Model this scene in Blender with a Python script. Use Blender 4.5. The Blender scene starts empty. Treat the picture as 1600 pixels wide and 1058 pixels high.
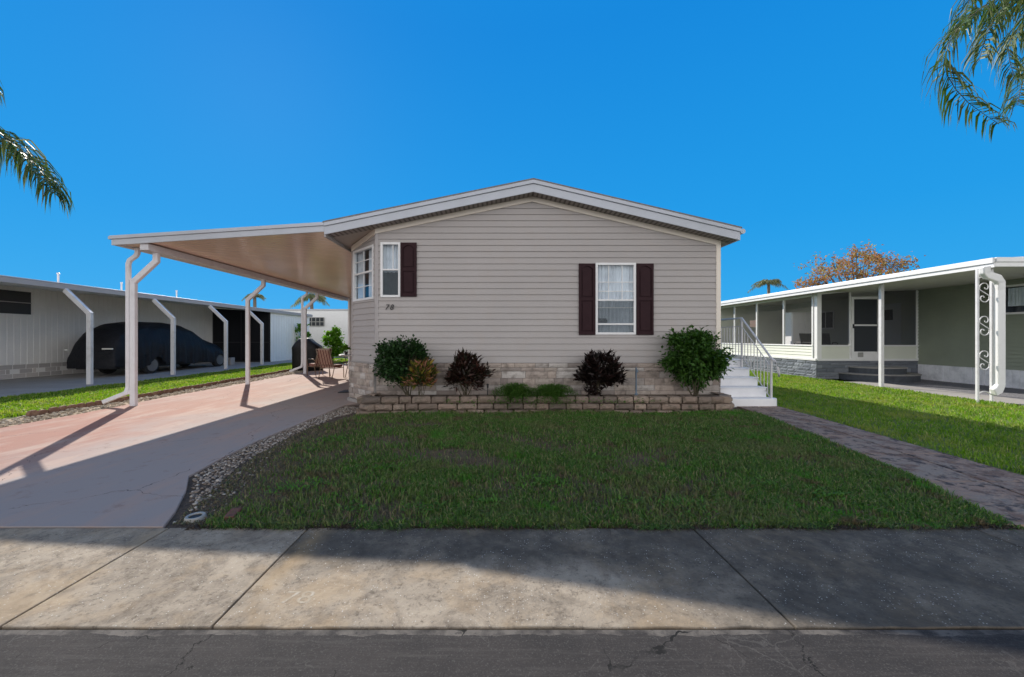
import bpy, bmesh, math, random
import numpy as np
from mathutils import Vector, Matrix, noise as mnoise
PI=math.pi; R=math.radians
rnd=random.Random(7)
S=bpy.context.scene; C=S.collection
H=1.5; F=600.0; VX=774; VY=528
def gp(x,y,z=0.0):
    d=(H-z)*F/(y-VY); return Vector(((x-VX)*d/F,d,z))
def px(x,y,d): return Vector(((x-VX)*d/F,d,H-(y-VY)*d/F))
# ------------------------------------------------------------------ materials
def nt(name):
    m=bpy.data.materials.new(name); m.use_nodes=True
    t=m.node_tree; b=t.nodes['Principled BSDF']; return m,t,b
def N(t,typ,**k):
    n=t.nodes.new(typ)
    for a,v in k.items(): setattr(n,a,v)
    return n
def setin(n,**k):
    for a,v in k.items():
        n.inputs[a.replace('_',' ')].default_value=v
def c4(c): return (c[0],c[1],c[2],1)
def coords(t,kind='Object',scale=None):
    tc=N(t,'ShaderNodeTexCoord'); o=tc.outputs[kind]
    if scale:
        mp=N(t,'ShaderNodeMapping'); mp.inputs['Scale'].default_value=scale
        t.links.new(o,mp.inputs['Vector']); o=mp.outputs['Vector']
    return o
def noisefac(t,vec,scale,lo,hi,detail=5,rough=.6,dist=0):
    n=N(t,'ShaderNodeTexNoise'); setin(n,Scale=scale,Detail=detail,Roughness=rough,Distortion=dist)
    t.links.new(vec,n.inputs['Vector'])
    r=N(t,'ShaderNodeMapRange'); r.inputs[1].default_value=lo; r.inputs[2].default_value=hi
    t.links.new(n.outputs['Fac'],r.inputs[0]); return r.outputs[0]
def mix(t,fac,a,b,mode='MIX'):
    m=N(t,'ShaderNodeMix',data_type='RGBA',blend_type=mode)
    if isinstance(fac,(int,float)): m.inputs[0].default_value=fac
    else: t.links.new(fac,m.inputs[0])
    for i,v in ((6,a),(7,b)):
        if isinstance(v,tuple): m.inputs[i].default_value=c4(v)
        else: t.links.new(v,m.inputs[i])
    return m.outputs[2]
def math_(t,op,a,b=None,clamp=False):
    m=N(t,'ShaderNodeMath',operation=op,use_clamp=clamp)
    for i,v in ((0,a),(1,b)):
        if v is None: continue
        if isinstance(v,(int,float)): m.inputs[i].default_value=v
        else: t.links.new(v,m.inputs[i])
    return m.outputs[0]
def bump(t,b,h,strength=.3,dist=.01):
    n=N(t,'ShaderNodeBump'); setin(n,Strength=strength,Distance=dist)
    t.links.new(h,n.inputs['Height']); t.links.new(n.outputs[0],b.inputs['Normal'])
def mat(name,col,rough=.6,var=(),bmp=None,metal=0,spec=.5,scale=None,coat=0):
    m,t,b=nt(name); setin(b,Roughness=rough,Metallic=metal)
    b.inputs['Specular IOR Level'].default_value=spec
    b.inputs['Coat Weight'].default_value=coat
    v=coords(t,'Object',scale); c=col
    for (sc,c2,lo,hi) in var: c=mix(t,noisefac(t,v,sc,lo,hi),c,c2)
    if isinstance(c,tuple): b.inputs['Base Color'].default_value=c4(c)
    else: t.links.new(c,b.inputs['Base Color'])
    if bmp: bump(t,b,noisefac(t,v,bmp[0],0,1),bmp[1],bmp[2] if len(bmp)>2 else .01)
    return m
def rmat(name,cols,rough=.7,trans=0,bmp=None,patch=None,spec=.3,var=None):
    """colour picked per separate piece of the mesh (leaf, blade, stone)"""
    m,t,b=nt(name); setin(b,Roughness=rough); b.inputs['Specular IOR Level'].default_value=spec
    g=N(t,'ShaderNodeNewGeometry'); r=N(t,'ShaderNodeValToRGB')
    e=r.color_ramp.elements; n=len(cols)
    e[0].position=0; e[0].color=c4(cols[0]); e[1].position=1; e[1].color=c4(cols[-1])
    for i in range(1,n-1):
        q=e.new(i/(n-1)); q.color=c4(cols[i])
    t.links.new(g.outputs['Random Per Island'],r.inputs[0]); c=r.outputs[0]
    v=coords(t)
    for q_ in (patch or ()): c=mix(t,noisefac(t,v,q_[0],q_[2],q_[3],4,.6,.4),c,q_[1])
    if var: c=mix(t,noisefac(t,v,var[0],var[2],var[3]),c,var[1])
    t.links.new(c,b.inputs['Base Color'])
    if bmp: bump(t,b,noisefac(t,v,bmp[0],0,1),bmp[1],bmp[2])
    if trans:
        o=t.nodes['Material Output']; tr=N(t,'ShaderNodeBsdfTranslucent'); ms=N(t,'ShaderNodeMixShader')
        ms.inputs[0].default_value=trans
        hs=N(t,'ShaderNodeHueSaturation'); setin(hs,Saturation=1.15,Value=1.3); t.links.new(c,hs.inputs['Color'])
        t.links.new(hs.outputs[0],tr.inputs[0]); t.links.new(b.outputs[0],ms.inputs[1]); t.links.new(tr.outputs[0],ms.inputs[2])
        t.links.new(ms.outputs[0],o.inputs[0])
    return m
def screenmat(name,col,alpha):
    m,t,b=nt(name); setin(b,Roughness=.8); b.inputs['Base Color'].default_value=c4(col); b.inputs['Alpha'].default_value=alpha
    return m
def glassmat(name,tint,alpha):
    m,t,b=nt(name); o=t.nodes['Material Output']
    gl=N(t,'ShaderNodeBsdfGlossy'); gl.inputs['Roughness'].default_value=.02; gl.inputs[0].default_value=(.9,.95,1,1)
    tr=N(t,'ShaderNodeBsdfTransparent'); tr.inputs[0].default_value=c4(tint)
    lw=N(t,'ShaderNodeLayerWeight'); lw.inputs[0].default_value=.5
    f=math_(t,'ADD',math_(t,'MULTIPLY',math_(t,'POWER',lw.outputs['Facing'],4.0),.8),alpha,True)
    ms=N(t,'ShaderNodeMixShader'); t.links.new(f,ms.inputs[0]); t.links.new(tr.outputs[0],ms.inputs[1]); t.links.new(gl.outputs[0],ms.inputs[2])
    t.links.new(ms.outputs[0],o.inputs[0]); return m
M={}
M['siding']=mat('greige_siding',(.415,.388,.372),.55,[(.8,(.37,.348,.335),.35,.75),(3,(.40,.36,.33),.5,.75),(30,(.39,.36,.34),.4,.75)],(3.5,.25,.01))
M['trim']=mat('cream_trim',(.78,.71,.61),.5,[(3,(.72,.66,.57),.45,.8)])
M['fascia']=mat('white_aluminium',(.49,.52,.57),.4,[(2,(.43,.46,.50),.4,.8)])
M['corner']=mat('grey_corner_trim',(.40,.37,.36),.5,[(4,(.36,.34,.33),.4,.8)])
M['white']=mat('white_vinyl',(.78,.78,.77),.35,[(6,(.7,.7,.68),.5,.85)])
M['shutter']=mat('burgundy_shutter',(.026,.009,.012),.6,[(9,(.034,.013,.016),.4,.8)],spec=.18)
M['curtain']=mat('sheer_curtain',(.88,.89,.90),.9,[(2.5,(.62,.64,.66),.4,.7)])
M['dark']=mat('dark_interior',(.035,.04,.045),.9)
M['room']=mat('dim_room',(.16,.18,.20),.9,[(3,(.08,.09,.1),.4,.7)])
M['glass']=glassmat('window_glass',(.82,.88,.92),.06)
M['number']=mat('black_number',(.02,.02,.02),.4)
M['shingle']=mat('grey_shingle',(.17,.16,.155),.9,[(20,(.25,.24,.23),.4,.7)],(60,.5,.01))
M['steps']=mat('white_step_paint',(.85,.85,.86),.45,[(3,(.74,.74,.76),.45,.8),(25,(.5,.49,.47),.66,.8)],(40,.1,.003))
M['rail']=mat('painted_rail',(.62,.61,.61),.4,[(15,(.3,.27,.25),.62,.75)])
M['post']=mat('carport_post',(.68,.68,.71),.45,[(5,(.58,.57,.59),.45,.8)])
M['whitepost']=mat('white_post',(.66,.66,.67),.45,[(5,(.52,.51,.5),.5,.8)])
M['soil']=mat('dark_soil',(.11,.075,.05),.95,[(14,(.05,.035,.025),.4,.65),(50,(.22,.17,.12),.58,.72)],(35,.9,.03))
M['bark']=mat('bark',(.14,.11,.09),.9,[(25,(.07,.055,.045),.4,.65)],(40,.8,.02))
M['stem']=mat('plant_stem',(.10,.085,.05),.8,[(25,(.06,.05,.03),.4,.65)])
M['stone']=rmat('pale_stone_veneer',[(.46,.40,.34),(.33,.28,.25),(.56,.52,.48),(.25,.21,.185),(.48,.40,.34),(.38,.32,.28)],.85,bmp=(30,.9,.015),var=(5,(.20,.17,.145),.5,.72))
M['mortar']=mat('mortar',(.20,.19,.18),.95,[(30,(.13,.12,.11),.4,.7)])
M['block']=rmat('tan_wall_block',[(.30,.225,.175),(.20,.155,.125),(.36,.28,.22),(.15,.12,.10),(.26,.195,.15)],.9,bmp=(45,1.0,.02),var=(9,(.12,.105,.075),.5,.72))
M['greystone']=rmat('grey_stone_veneer',[(.17,.19,.22),(.12,.135,.16),(.23,.25,.28),(.15,.17,.20)],.85,bmp=(30,.7,.012))
M['greystoneD']=M['greystone']
M['sage']=mat('sage_siding',(.29,.32,.25),.6,[(1.5,(.25,.28,.22),.35,.75)])
M['palesage_sunlit']=mat('pale_sage_siding_sunlit',(.68,.70,.61),.6,[(1.5,(.62,.64,.56),.35,.75)])  # pale siding, lightened to paint sunlight onto the porch inner walls
M['skirt']=mat('white_skirting',(.82,.83,.86),.5,[(4,(.5,.52,.55),.45,.8)])
M['nwall']=mat('pale_metal_wall',(.86,.85,.82),.5,[(1.2,(.78,.77,.75),.4,.75),(12,(.80,.79,.76),.5,.8)])
M['screen']=screenmat('insect_screen',(.03,.03,.035),.70)
M['winscreen']=screenmat('window_screen',(.05,.07,.08),.42)
M['screenD']=screenmat('dark_screen',(.022,.026,.034),.93)
M['screenL']=screenmat('side_screen',(.2,.2,.19),.08)
M['blockwall']=rmat('pale_block',[(.55,.52,.50),(.42,.40,.39),(.62,.58,.55)],.9,bmp=(40,.5,.01))
M['cover']=mat('black_car_cover',(.007,.008,.011),.55,[(3,(.012,.013,.018),.4,.8)],(9,.5,.05),spec=.25)
M['tyre']=mat('tyre_rubber',(.02,.02,.02),.8)
M['rim']=mat('alloy_rim',(.16,.16,.17),.4,metal=.6)
M['reflector']=mat('reflective_strip',(.75,.74,.68),.4)
M['grill']=mat('black_vinyl_cover',(.008,.008,.009),.5,[(6,(.018,.018,.018),.45,.8)],(9,.5,.04),spec=.25)
M['chairframe']=mat('bronze_frame',(.22,.16,.11),.4,metal=.4)
M['plant_pot']=mat('dark_pot',(.04,.035,.03),.5)
M['tabletop']=mat('pale_tabletop',(.45,.42,.38),.35,[(8,(.38,.35,.32),.4,.7)])
M['concrete']=mat('pale_concrete',(.34,.32,.30),.9,[(1.5,(.26,.25,.24),.35,.7),(25,(.4,.38,.36),.5,.75)],(60,.4,.006))
M['edging']=mat('brown_edging',(.20,.11,.075),.9,[(9,(.34,.22,.15),.45,.75)],(40,.7,.015))
M['brick']=mat('red_brick',(.19,.075,.05),.9,[(20,(.1,.05,.04),.4,.7)],(60,.6,.01))
M['plastic']=mat('white_plastic',(.30,.30,.28),.5,[(20,(.35,.34,.31),.5,.8)])
M['pipe']=mat('blue_grey_pipe',(.14,.20,.26),.5)
M['black']=mat('black_plastic',(.015,.015,.017),.5)
M['brown']=mat('brown_plaque',(.14,.08,.06),.7)
M['paint']=mat('faded_white_paint',(.40,.35,.28),.9,[(13,(.33,.27,.19),.36,.50)])
# striped chair fabric
m,t,b=nt('striped_fabric'); v=coords(t); w=N(t,'ShaderNodeTexWave',bands_direction='X'); setin(w,Scale=2.9,Distortion=0.0); t.links.new(v,w.inputs[0])
cr=N(t,'ShaderNodeValToRGB'); cr.color_ramp.interpolation='CONSTANT'; e=cr.color_ramp.elements
e[0].color=(.11,.035,.028,1); e[1].position=.5; e[1].color=(.50,.40,.30,1); q=e.new(.82); q.color=(.20,.08,.06,1)
t.links.new(w.outputs[0],cr.inputs[0]); t.links.new(cr.outputs[0],b.inputs[0]); setin(b,Roughness=.9); M['stripe']=m
# perforated soffit
m,t,b=nt('vented_soffit'); v=coords(t); w=N(t,'ShaderNodeTexWave',bands_direction='X'); setin(w,Scale=3.2); t.links.new(v,w.inputs[0])
cr=N(t,'ShaderNodeValToRGB'); e=cr.color_ramp.elements; e[0].position=.25; e[0].color=(.13,.11,.10,1); e[1].position=.45; e[1].color=(.30,.27,.25,1)
t.links.new(w.outputs[0],cr.inputs[0]); t.links.new(cr.outputs[0],b.inputs[0]); bump(t,b,w.outputs[0],.5,.01); setin(b,Roughness=.6); M['soffit']=m
M['plainsoffit']=mat('beige_soffit',(.42,.37,.33),.5,[(2,(.36,.32,.29),.4,.8)])
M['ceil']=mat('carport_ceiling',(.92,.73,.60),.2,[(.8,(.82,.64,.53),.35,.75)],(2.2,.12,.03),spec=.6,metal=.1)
M['ceilR']=mat('neighbour_ceiling',(.62,.60,.54),.45,[(.8,(.54,.53,.48),.35,.75)])
# vertical ribbed white metal on plain walls uses geometry; concrete with dirt
def sidewalk_mat():
    m,t,b=nt('worn_sidewalk'); v=coords(t)
    c=mix(t,noisefac(t,v,2.2,.35,.7),(.41,.345,.265),(.30,.25,.19))
    c=mix(t,math_(t,'MULTIPLY',noisefac(t,v,3.2,.46,.66,10,.75,.6),.85),c,(.155,.125,.095)); c=mix(t,math_(t,'MULTIPLY',noisefac(t,v,7,.5,.66,8,.8),.7),c,(.14,.115,.09)); c=mix(t,noisefac(t,v,28,.54,.72,6,.8),c,(.12,.095,.07)); c=mix(t,noisefac(t,v,60,.62,.74,4,.8),c,(.50,.44,.34))
    c=mix(t,math_(t,'MULTIPLY',noisefac(t,v,1.6,.5,.62,6,.65),.5),c,(.46,.34,.21))
    # black mildew plus painted-in house shade, on right hand slabs and lawn side
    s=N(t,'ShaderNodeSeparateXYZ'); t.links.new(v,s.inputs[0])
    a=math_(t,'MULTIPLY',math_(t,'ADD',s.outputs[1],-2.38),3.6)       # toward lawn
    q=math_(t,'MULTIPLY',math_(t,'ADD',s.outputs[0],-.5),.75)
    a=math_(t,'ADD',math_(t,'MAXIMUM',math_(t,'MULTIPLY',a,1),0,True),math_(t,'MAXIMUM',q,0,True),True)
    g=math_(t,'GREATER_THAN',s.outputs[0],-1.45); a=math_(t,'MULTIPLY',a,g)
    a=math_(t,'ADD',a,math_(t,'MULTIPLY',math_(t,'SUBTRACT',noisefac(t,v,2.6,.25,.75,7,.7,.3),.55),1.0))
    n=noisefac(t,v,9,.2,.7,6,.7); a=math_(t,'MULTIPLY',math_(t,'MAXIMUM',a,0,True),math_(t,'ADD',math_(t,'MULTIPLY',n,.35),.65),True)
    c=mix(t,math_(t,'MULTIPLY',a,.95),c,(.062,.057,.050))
    # rusty run beside the joint
    u_=math_(t,'ABSOLUTE',math_(t,'ADD',s.outputs[0],1.36)); u_=math_(t,'SUBTRACT',1,math_(t,'MULTIPLY',u_,6.5),True); u_=math_(t,'MULTIPLY',u_,noisefac(t,v,4,.35,.6,5)); c=mix(t,math_(t,'MULTIPLY',u_,.5),c,(.42,.29,.15))
    # shell aggregate flecks
    vo=N(t,'ShaderNodeTexVoronoi'); setin(vo,Scale=70.0,Randomness=1.0); t.links.new(v,vo.inputs['Vector'])
    f=math_(t,'LESS_THAN',vo.outputs['Distance'],.24)
    f=math_(t,'MULTIPLY',f,noisefac(t,v,3.0,.42,.52)); 
    sp=N(t,'ShaderNodeSeparateColor'); t.links.new(vo.outputs['Color'],sp.inputs[0]); f=math_(t,'MULTIPLY',f,math_(t,'GREATER_THAN',sp.outputs[0],.68))
    c=mix(t,math_(t,'MULTIPLY',math_(t,'MULTIPLY',f,sp.outputs[1]),.9),c,(.62,.60,.55))
    t.links.new(c,b.inputs[0]); setin(b,Roughness=.9); b.inputs['Specular IOR Level'].default_value=.2; bump(t,b,noisefac(t,v,45,0,1,8,.8),.8,.012); return m
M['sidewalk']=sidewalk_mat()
def road_mat():
    m,t,b=nt('old_asphalt'); v=coords(t)
    c=mix(t,noisefac(t,v,3,.35,.7),(.046,.041,.039),(.030,.028,.028))
    c=mix(t,noisefac(t,coords(t,'Object',(1.2,26,1)),1.5,.5,.75,6,.7),c,(.068,.062,.058))
    c=mix(t,noisefac(t,v,120,.55,.7,2),c,(.075,.07,.066))
    nv=N(t,'ShaderNodeTexNoise'); setin(nv,Scale=4.0,Detail=4.0); t.links.new(v,nv.inputs['Vector'])
    vv=N(t,'ShaderNodeVectorMath',operation='MULTIPLY_ADD'); t.links.new(nv.outputs['Color'],vv.inputs[0]); vv.inputs[1].default_value=(.35,.35,0); t.links.new(v,vv.inputs[2])
    vo=N(t,'ShaderNodeTexVoronoi',feature='DISTANCE_TO_EDGE'); setin(vo,Scale=1.25); t.links.new(vv.outputs[0],vo.inputs['Vector'])
    f=math_(t,'MULTIPLY',math_(t,'LESS_THAN',vo.outputs['Distance'],.0035),noisefac(t,v,2.4,.5,.56))
    vo2=N(t,'ShaderNodeTexVoronoi',feature='DISTANCE_TO_EDGE'); setin(vo2,Scale=4.5); t.links.new(vv.outputs[0],vo2.inputs['Vector'])
    f2=math_(t,'MULTIPLY',math_(t,'LESS_THAN',vo2.outputs['Distance'],.012),noisefac(t,v,2.5,.52,.56))
    sp=N(t,'ShaderNodeSeparateXYZ'); t.links.new(v,sp.inputs[0])
    nn=N(t,'ShaderNodeTexNoise'); setin(nn,Scale=3.2,Detail=8.0,Roughness=.65); t.links.new(v,nn.inputs['Vector'])
    xx=math_(t,'ADD',sp.outputs[0],math_(t,'MULTIPLY',math_(t,'SUBTRACT',nn.outputs['Fac'],.5),.5))
    for cx_ in (-1.44,1.50,-3.4,3.9):
        fc=math_(t,'LESS_THAN',math_(t,'ABSOLUTE',math_(t,'SUBTRACT',xx,cx_)),.0045); c=mix(t,fc,c,(.010,.010,.010))
    yy_=math_(t,'ADD',sp.outputs[1],math_(t,'MULTIPLY',math_(t,'SUBTRACT',nn.outputs['Fac'],.5),.10)); fe=math_(t,'GREATER_THAN',yy_,1.925); c=mix(t,math_(t,'MULTIPLY',fe,noisefac(t,v,7,.4,.6)),c,(.14,.125,.11))
    c=mix(t,noisefac(t,v,22,.55,.7,6,.8),c,(.030,.028,.028))
    c=mix(t,f,c,(.012,.012,.012)); c=mix(t,math_(t,'MULTIPLY',f2,.22),c,(.15,.14,.13))
    t.links.new(c,b.inputs[0]); setin(b,Roughness=.9); b.inputs['Specular IOR Level'].default_value=.2; bump(t,b,noisefac(t,v,90,0,1,6,.8),.7,.006); return m
M['road']=road_mat()
def drive_mat():
    m,t,b=nt('salmon_driveway'); v=coords(t)
    c=mix(t,noisefac(t,v,.7,.35,.7),(.36,.175,.13),(.33,.20,.165))
    sp=N(t,'ShaderNodeSeparateXYZ'); t.links.new(v,sp.inputs[0])
    gx_=math_(t,'ADD',math_(t,'MULTIPLY',math_(t,'ADD',sp.outputs[0],6.3),.7),math_(t,'MULTIPLY',math_(t,'SUBTRACT',noisefac(t,v,.9,.3,.7,5),.5),.9),True)
    c=mix(t,math_(t,'MULTIPLY',gx_,.9),c,(.35,.315,.295))
    gy_=math_(t,'MULTIPLY',math_(t,'SUBTRACT',sp.outputs[1],7),.10,True); c=mix(t,math_(t,'MULTIPLY',gy_,.7),c,(.38,.31,.265))
    c=mix(t,noisefac(t,coords(t,'Object',(2.2,.5,1)),1.2,.48,.68,6,.65),c,(.42,.31,.26))
    c=mix(t,noisefac(t,v,4,.56,.8,8,.75),c,(.23,.14,.115))
    c=mix(t,noisefac(t,v,40,.62,.75),c,(.42,.32,.27))
    # old water runs and small black flakes
    nv=N(t,'ShaderNodeTexNoise'); setin(nv,Scale=2.0,Detail=6.0); t.links.new(v,nv.inputs['Vector'])
    vv=N(t,'ShaderNodeVectorMath',operation='MULTIPLY_ADD'); t.links.new(nv.outputs['Color'],vv.inputs[0]); vv.inputs[1].default_value=(.5,.5,0); t.links.new(v,vv.inputs[2])
    vo=N(t,'ShaderNodeTexVoronoi',feature='DISTANCE_TO_EDGE'); setin(vo,Scale=.45); t.links.new(vv.outputs[0],vo.inputs['Vector'])
    f=math_(t,'MULTIPLY',math_(t,'LESS_THAN',vo.outputs['Distance'],.0013),noisefac(t,v,5,.45,.5)); c=mix(t,math_(t,'MULTIPLY',f,.85),c,(.08,.06,.06))
    t.links.new(c,b.inputs[0]); setin(b,Roughness=.85); b.inputs['Specular IOR Level'].default_value=.12; bump(t,b,noisefac(t,v,50,0,1,7,.7),.35,.005); return m
M['drive']=drive_mat()
M['walk']=mat('stamped_walk',(.33,.225,.165),.85,[(1.5,(.30,.235,.185),.45,.6),(4,(.20,.12,.085),.48,.6),(5.5,(.07,.05,.045),.55,.64),(14,(.07,.05,.04),.57,.66),(30,(.40,.33,.27),.6,.72)],(14,1.0,.03))
M['lawnbase']=mat('lawn_thatch',(.13,.085,.045),.95,[(6,(.17,.12,.07),.45,.7),(40,(.06,.045,.025),.4,.7)],(40,.8,.03))
M['grass']=rmat('front_lawn_blades',[(.05,.13,.020),(.09,.20,.03),(.04,.10,.02),(.14,.25,.045),(.055,.145,.025),(.30,.28,.13),(.065,.17,.026),(.085,.18,.03)],.6,.25,patch=((.9,(.17,.18,.07),.52,.72),(1.7,(.07,.24,.02),.58,.68),(3.5,(.15,.11,.06),.57,.68)))
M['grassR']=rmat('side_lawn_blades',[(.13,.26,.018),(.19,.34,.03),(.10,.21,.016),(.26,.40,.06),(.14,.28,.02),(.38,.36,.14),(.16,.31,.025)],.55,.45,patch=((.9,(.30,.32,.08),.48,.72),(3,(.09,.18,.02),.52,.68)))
M['rocks']=rmat('river_pebbles',[(.36,.31,.26),(.16,.13,.11),(.50,.46,.40),(.09,.075,.065),(.27,.21,.16),(.19,.17,.15)],.8,bmp=(50,.3,.004))
M['gravel']=rmat('tan_gravel',[(.42,.34,.24),(.30,.24,.17),(.48,.42,.33),(.2,.16,.12)],.9)
M['gravelG']=mat('grey_gravel',(.17,.17,.19),.95,[(30,(.28,.28,.3),.45,.6),(60,(.07,.07,.08),.5,.62)],(50,.9,.02))
M['leafA']=rmat('dark_green_leaf',[(.018,.05,.014),(.03,.08,.02),(.014,.036,.012),(.05,.11,.028)],.42,.18)
M['leafB']=rmat('bush_leaf',[(.030,.085,.012),(.045,.12,.016),(.022,.06,.010),(.07,.155,.022),(.035,.095,.014)],.45,.25)
M['croton']=rmat('croton_leaf',[(.05,.09,.015),(.36,.27,.04),(.16,.04,.02),(.05,.09,.02),(.50,.22,.15),(.03,.06,.015),(.06,.10,.02),(.20,.17,.03)],.4,.15)
M['burg']=rmat('burgundy_leaf',[(.020,.012,.010),(.035,.015,.012),(.016,.020,.009),(.06,.022,.015),(.018,.012,.009)],.4,.1)
M['burg2']=rmat('blackish_leaf',[(.012,.009,.008),(.022,.011,.010),(.009,.008,.006),(.030,.014,.012)],.4,.08)
M['fern']=rmat('fern_needles',[(.05,.14,.015),(.08,.19,.025),(.035,.09,.012),(.11,.19,.03)],.6,.25)
M['brightleaf']=rmat('bright_green_leaf',[(.10,.23,.02),(.15,.32,.03),(.06,.15,.015)],.5,.4)
M['palm']=rmat('palm_leaf',[(.045,.09,.015),(.075,.13,.025),(.03,.065,.012),(.16,.18,.07),(.05,.10,.02)],.5,.3)
M['farpalm']=rmat('far_palm_leaf',[(.14,.17,.07),(.22,.22,.11),(.10,.14,.05),(.28,.26,.15)],.6,.3)
M['orange']=rmat('autumn_leaf',[(.44,.20,.08),(.30,.12,.05),(.52,.28,.12),(.40,.19,.08),(.20,.10,.05),(.32,.36,.12),(.50,.26,.11),(.28,.30,.12)],.6,.3)
M['treebark']=mat('tree_bark',(.20,.16,.12),.9,[(8,(.1,.08,.06),.4,.7)],(20,.7,.03))
# ------------------------------------------------------------------ builder
BASE={}
class MB:
    def __init__(s): s.v=[]; s.f=[]; s.M=None
    def vt(s,p):
        p=Vector(p); 
        if s.M: p=s.M@p
        s.v.append(p[:]); return len(s.v)-1
    def poly(s,pts): s.f.append([s.vt(p) for p in pts])
    def box(s,x0,x1,y0,y1,z0,z1):
        if x0>x1:x0,x1=x1,x0
        if y0>y1:y0,y1=y1,y0
        if z0>z1:z0,z1=z1,z0
        n=[s.vt(p) for p in ((x0,y0,z0),(x1,y0,z0),(x1,y1,z0),(x0,y1,z0),(x0,y0,z1),(x1,y0,z1),(x1,y1,z1),(x0,y1,z1))]
        for q in ((3,2,1,0),(4,5,6,7),(0,1,5,4),(1,2,6,5),(2,3,7,6),(3,0,4,7)): s.f.append([n[i] for i in q])
    def prism(s,pts,vec):
        """closed polygon pts swept along vec"""
        vec=Vector(vec); a=[s.vt(p) for p in pts]; b_=[s.vt(Vector(p)+vec) for p in pts]; n=len(pts)
        s.f.append(a[::-1]); s.f.append(b_)
        for i in range(n): s.f.append([a[i],a[(i+1)%n],b_[(i+1)%n],b_[i]])
    def tube(s,path,r,n=8,cap=True,up=None):
        path=[Vector(p) for p in path]; rs=r if isinstance(r,(list,tuple)) else [r]*len(path); rings=[]
        for i,p in enumerate(path):
            d=(path[min(i+1,len(path)-1)]-path[max(i-1,0)]).normalized()
            u=d.cross(Vector((0,0,1)) if abs(d.z)<.9 else Vector((0,1,0))).normalized(); w=d.cross(u)
            rings.append([s.vt(p+(u*math.cos(2*PI*k/n)+w*math.sin(2*PI*k/n))*rs[i]) for k in range(n)])
        for a,b_ in zip(rings,rings[1:]):
            for k in range(n): s.f.append([a[k],b_[k],b_[(k+1)%n],a[(k+1)%n]])
        if cap: s.f.append(rings[0]); s.f.append(rings[-1][::-1])
    def bar(s,path,w,h,side=(0,1,0)):
        """rectangular profile swept along a path lying in the plane across `side`"""
        path=[Vector(p) for p in path]; sd=Vector(side).normalized(); rings=[]
        for i,p in enumerate(path):
            a=(p-path[i-1]).normalized() if i else None; b_=(path[i+1]-p).normalized() if i<len(path)-1 else None
            d=((a or b_)+(b_ or a)).normalized(); u=d.cross(sd).normalized()
            k=1/max(.5,abs(d.dot(a or b_)))
            rings.append([s.vt(p+u*(w/2*k*i1)+sd*(h/2*i2)) for i1,i2 in ((-1,-1),(1,-1),(1,1),(-1,1))])
        for a,b_ in zip(rings,rings[1:]):
            for k in range(4): s.f.append([a[k],a[(k+1)%4],b_[(k+1)%4],b_[k]])
        s.f.append(rings[0][::-1]); s.f.append(rings[-1])
    def lathe(s,c,prof,n=20):
        rings=[[s.vt((c[0]+r*math.cos(2*PI*k/n),c[1]+r*math.sin(2*PI*k/n),c[2]+z)) for k in range(n)] for r,z in prof]
        for a,b_ in zip(rings,rings[1:]):
            for k in range(n): s.f.append([a[k],a[(k+1)%n],b_[(k+1)%n],b_[k]])
        s.f.append(rings[0][::-1]); s.f.append(rings[-1])
    def leaf(s,p,d,nrm,L,W,fold=.25,droop=.2):
        p=Vector(p); d=d.normalized(); w=d.cross(nrm)
        if w.length<1e-4: w=d.orthogonal()
        w.normalize(); n=w.cross(d)
        a=s.vt(p); m1=s.vt(p+d*L*.5-n*W*fold); t_=s.vt(p+d*L-n*L*droop)
        l=s.vt(p+d*L*.45+w*W*.5+n*W*.1); r_=s.vt(p+d*L*.45-w*W*.5+n*W*.1)
        s.f.append([a,m1,t_,l]); s.f.append([a,r_,t_,m1])
    def build(s,name,m,parent=None,smooth=False,bevel=0,origin=None,seg=2):
        o0=Vector((0,0,0))
        if parent is not None: o0=BASE[parent]
        elif origin is not None: o0=Vector(origin)
        me=bpy.data.meshes.new(name); me.from_pydata([(v[0]-o0.x,v[1]-o0.y,v[2]-o0.z) for v in s.v],[],s.f); me.update()
        bm=bmesh.new(); bm.from_mesh(me)
        if len(s.f)<20000: bmesh.ops.recalc_face_normals(bm,faces=bm.faces)
        bm.to_mesh(me); bm.free()
        ob=bpy.data.objects.new(name,me); C.objects.link(ob); me.materials.append(m)
        if parent is not None: ob.parent=parent
        else: ob.location=o0
        BASE[ob]=o0
        if smooth:
            for p in me.polygons: p.use_smooth=True
        if bevel:
            b=ob.modifiers.new('bevel','BEVEL'); b.width=bevel; b.segments=seg; b.limit_method='ANGLE'; b.harden_normals=False
        return ob
def tag(o,label=None,cat=None,group=None,kind=None):
    if label:o['label']=label
    if cat:o['category']=cat
    if group:o['group']=group
    if kind:o['kind']=kind
    return o
def thing(name,loc,label,cat,group=None):
    o=bpy.data.objects.new(name,None); o.location=loc; C.objects.link(o); BASE[o]=Vector(loc); o.empty_display_size=.2
    return tag(o,label,cat,group)
def struct(o): o['kind']='structure'; return o
def copytree(root,loc,rz=0,label=None):
    def rec(o,par):
        c=o.copy(); C.objects.link(c); c.parent=par
        for ch in [q for q in kids.get(o.name,[])]: rec(ch,c)
        return c
    kids={}
    for q in bpy.data.objects:
        if q.parent: kids.setdefault(q.parent.name,[]).append(q)
    r=rec(root,None); r.location=loc; r.rotation_euler=(0,0,rz)
    if label:r['label']=label
    return r
def text_mesh(s,size,ext,shear=0):
    cu=bpy.data.curves.new('t','FONT'); cu.body=s; cu.size=size; cu.extrude=ext; cu.shear=shear; cu.resolution_u=6
    o=bpy.data.objects.new('t',cu); C.objects.link(o)
    dg=bpy.context.evaluated_depsgraph_get(); me=bpy.data.meshes.new_from_object(o.evaluated_get(dg))
    bpy.data.objects.remove(o); return me
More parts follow.
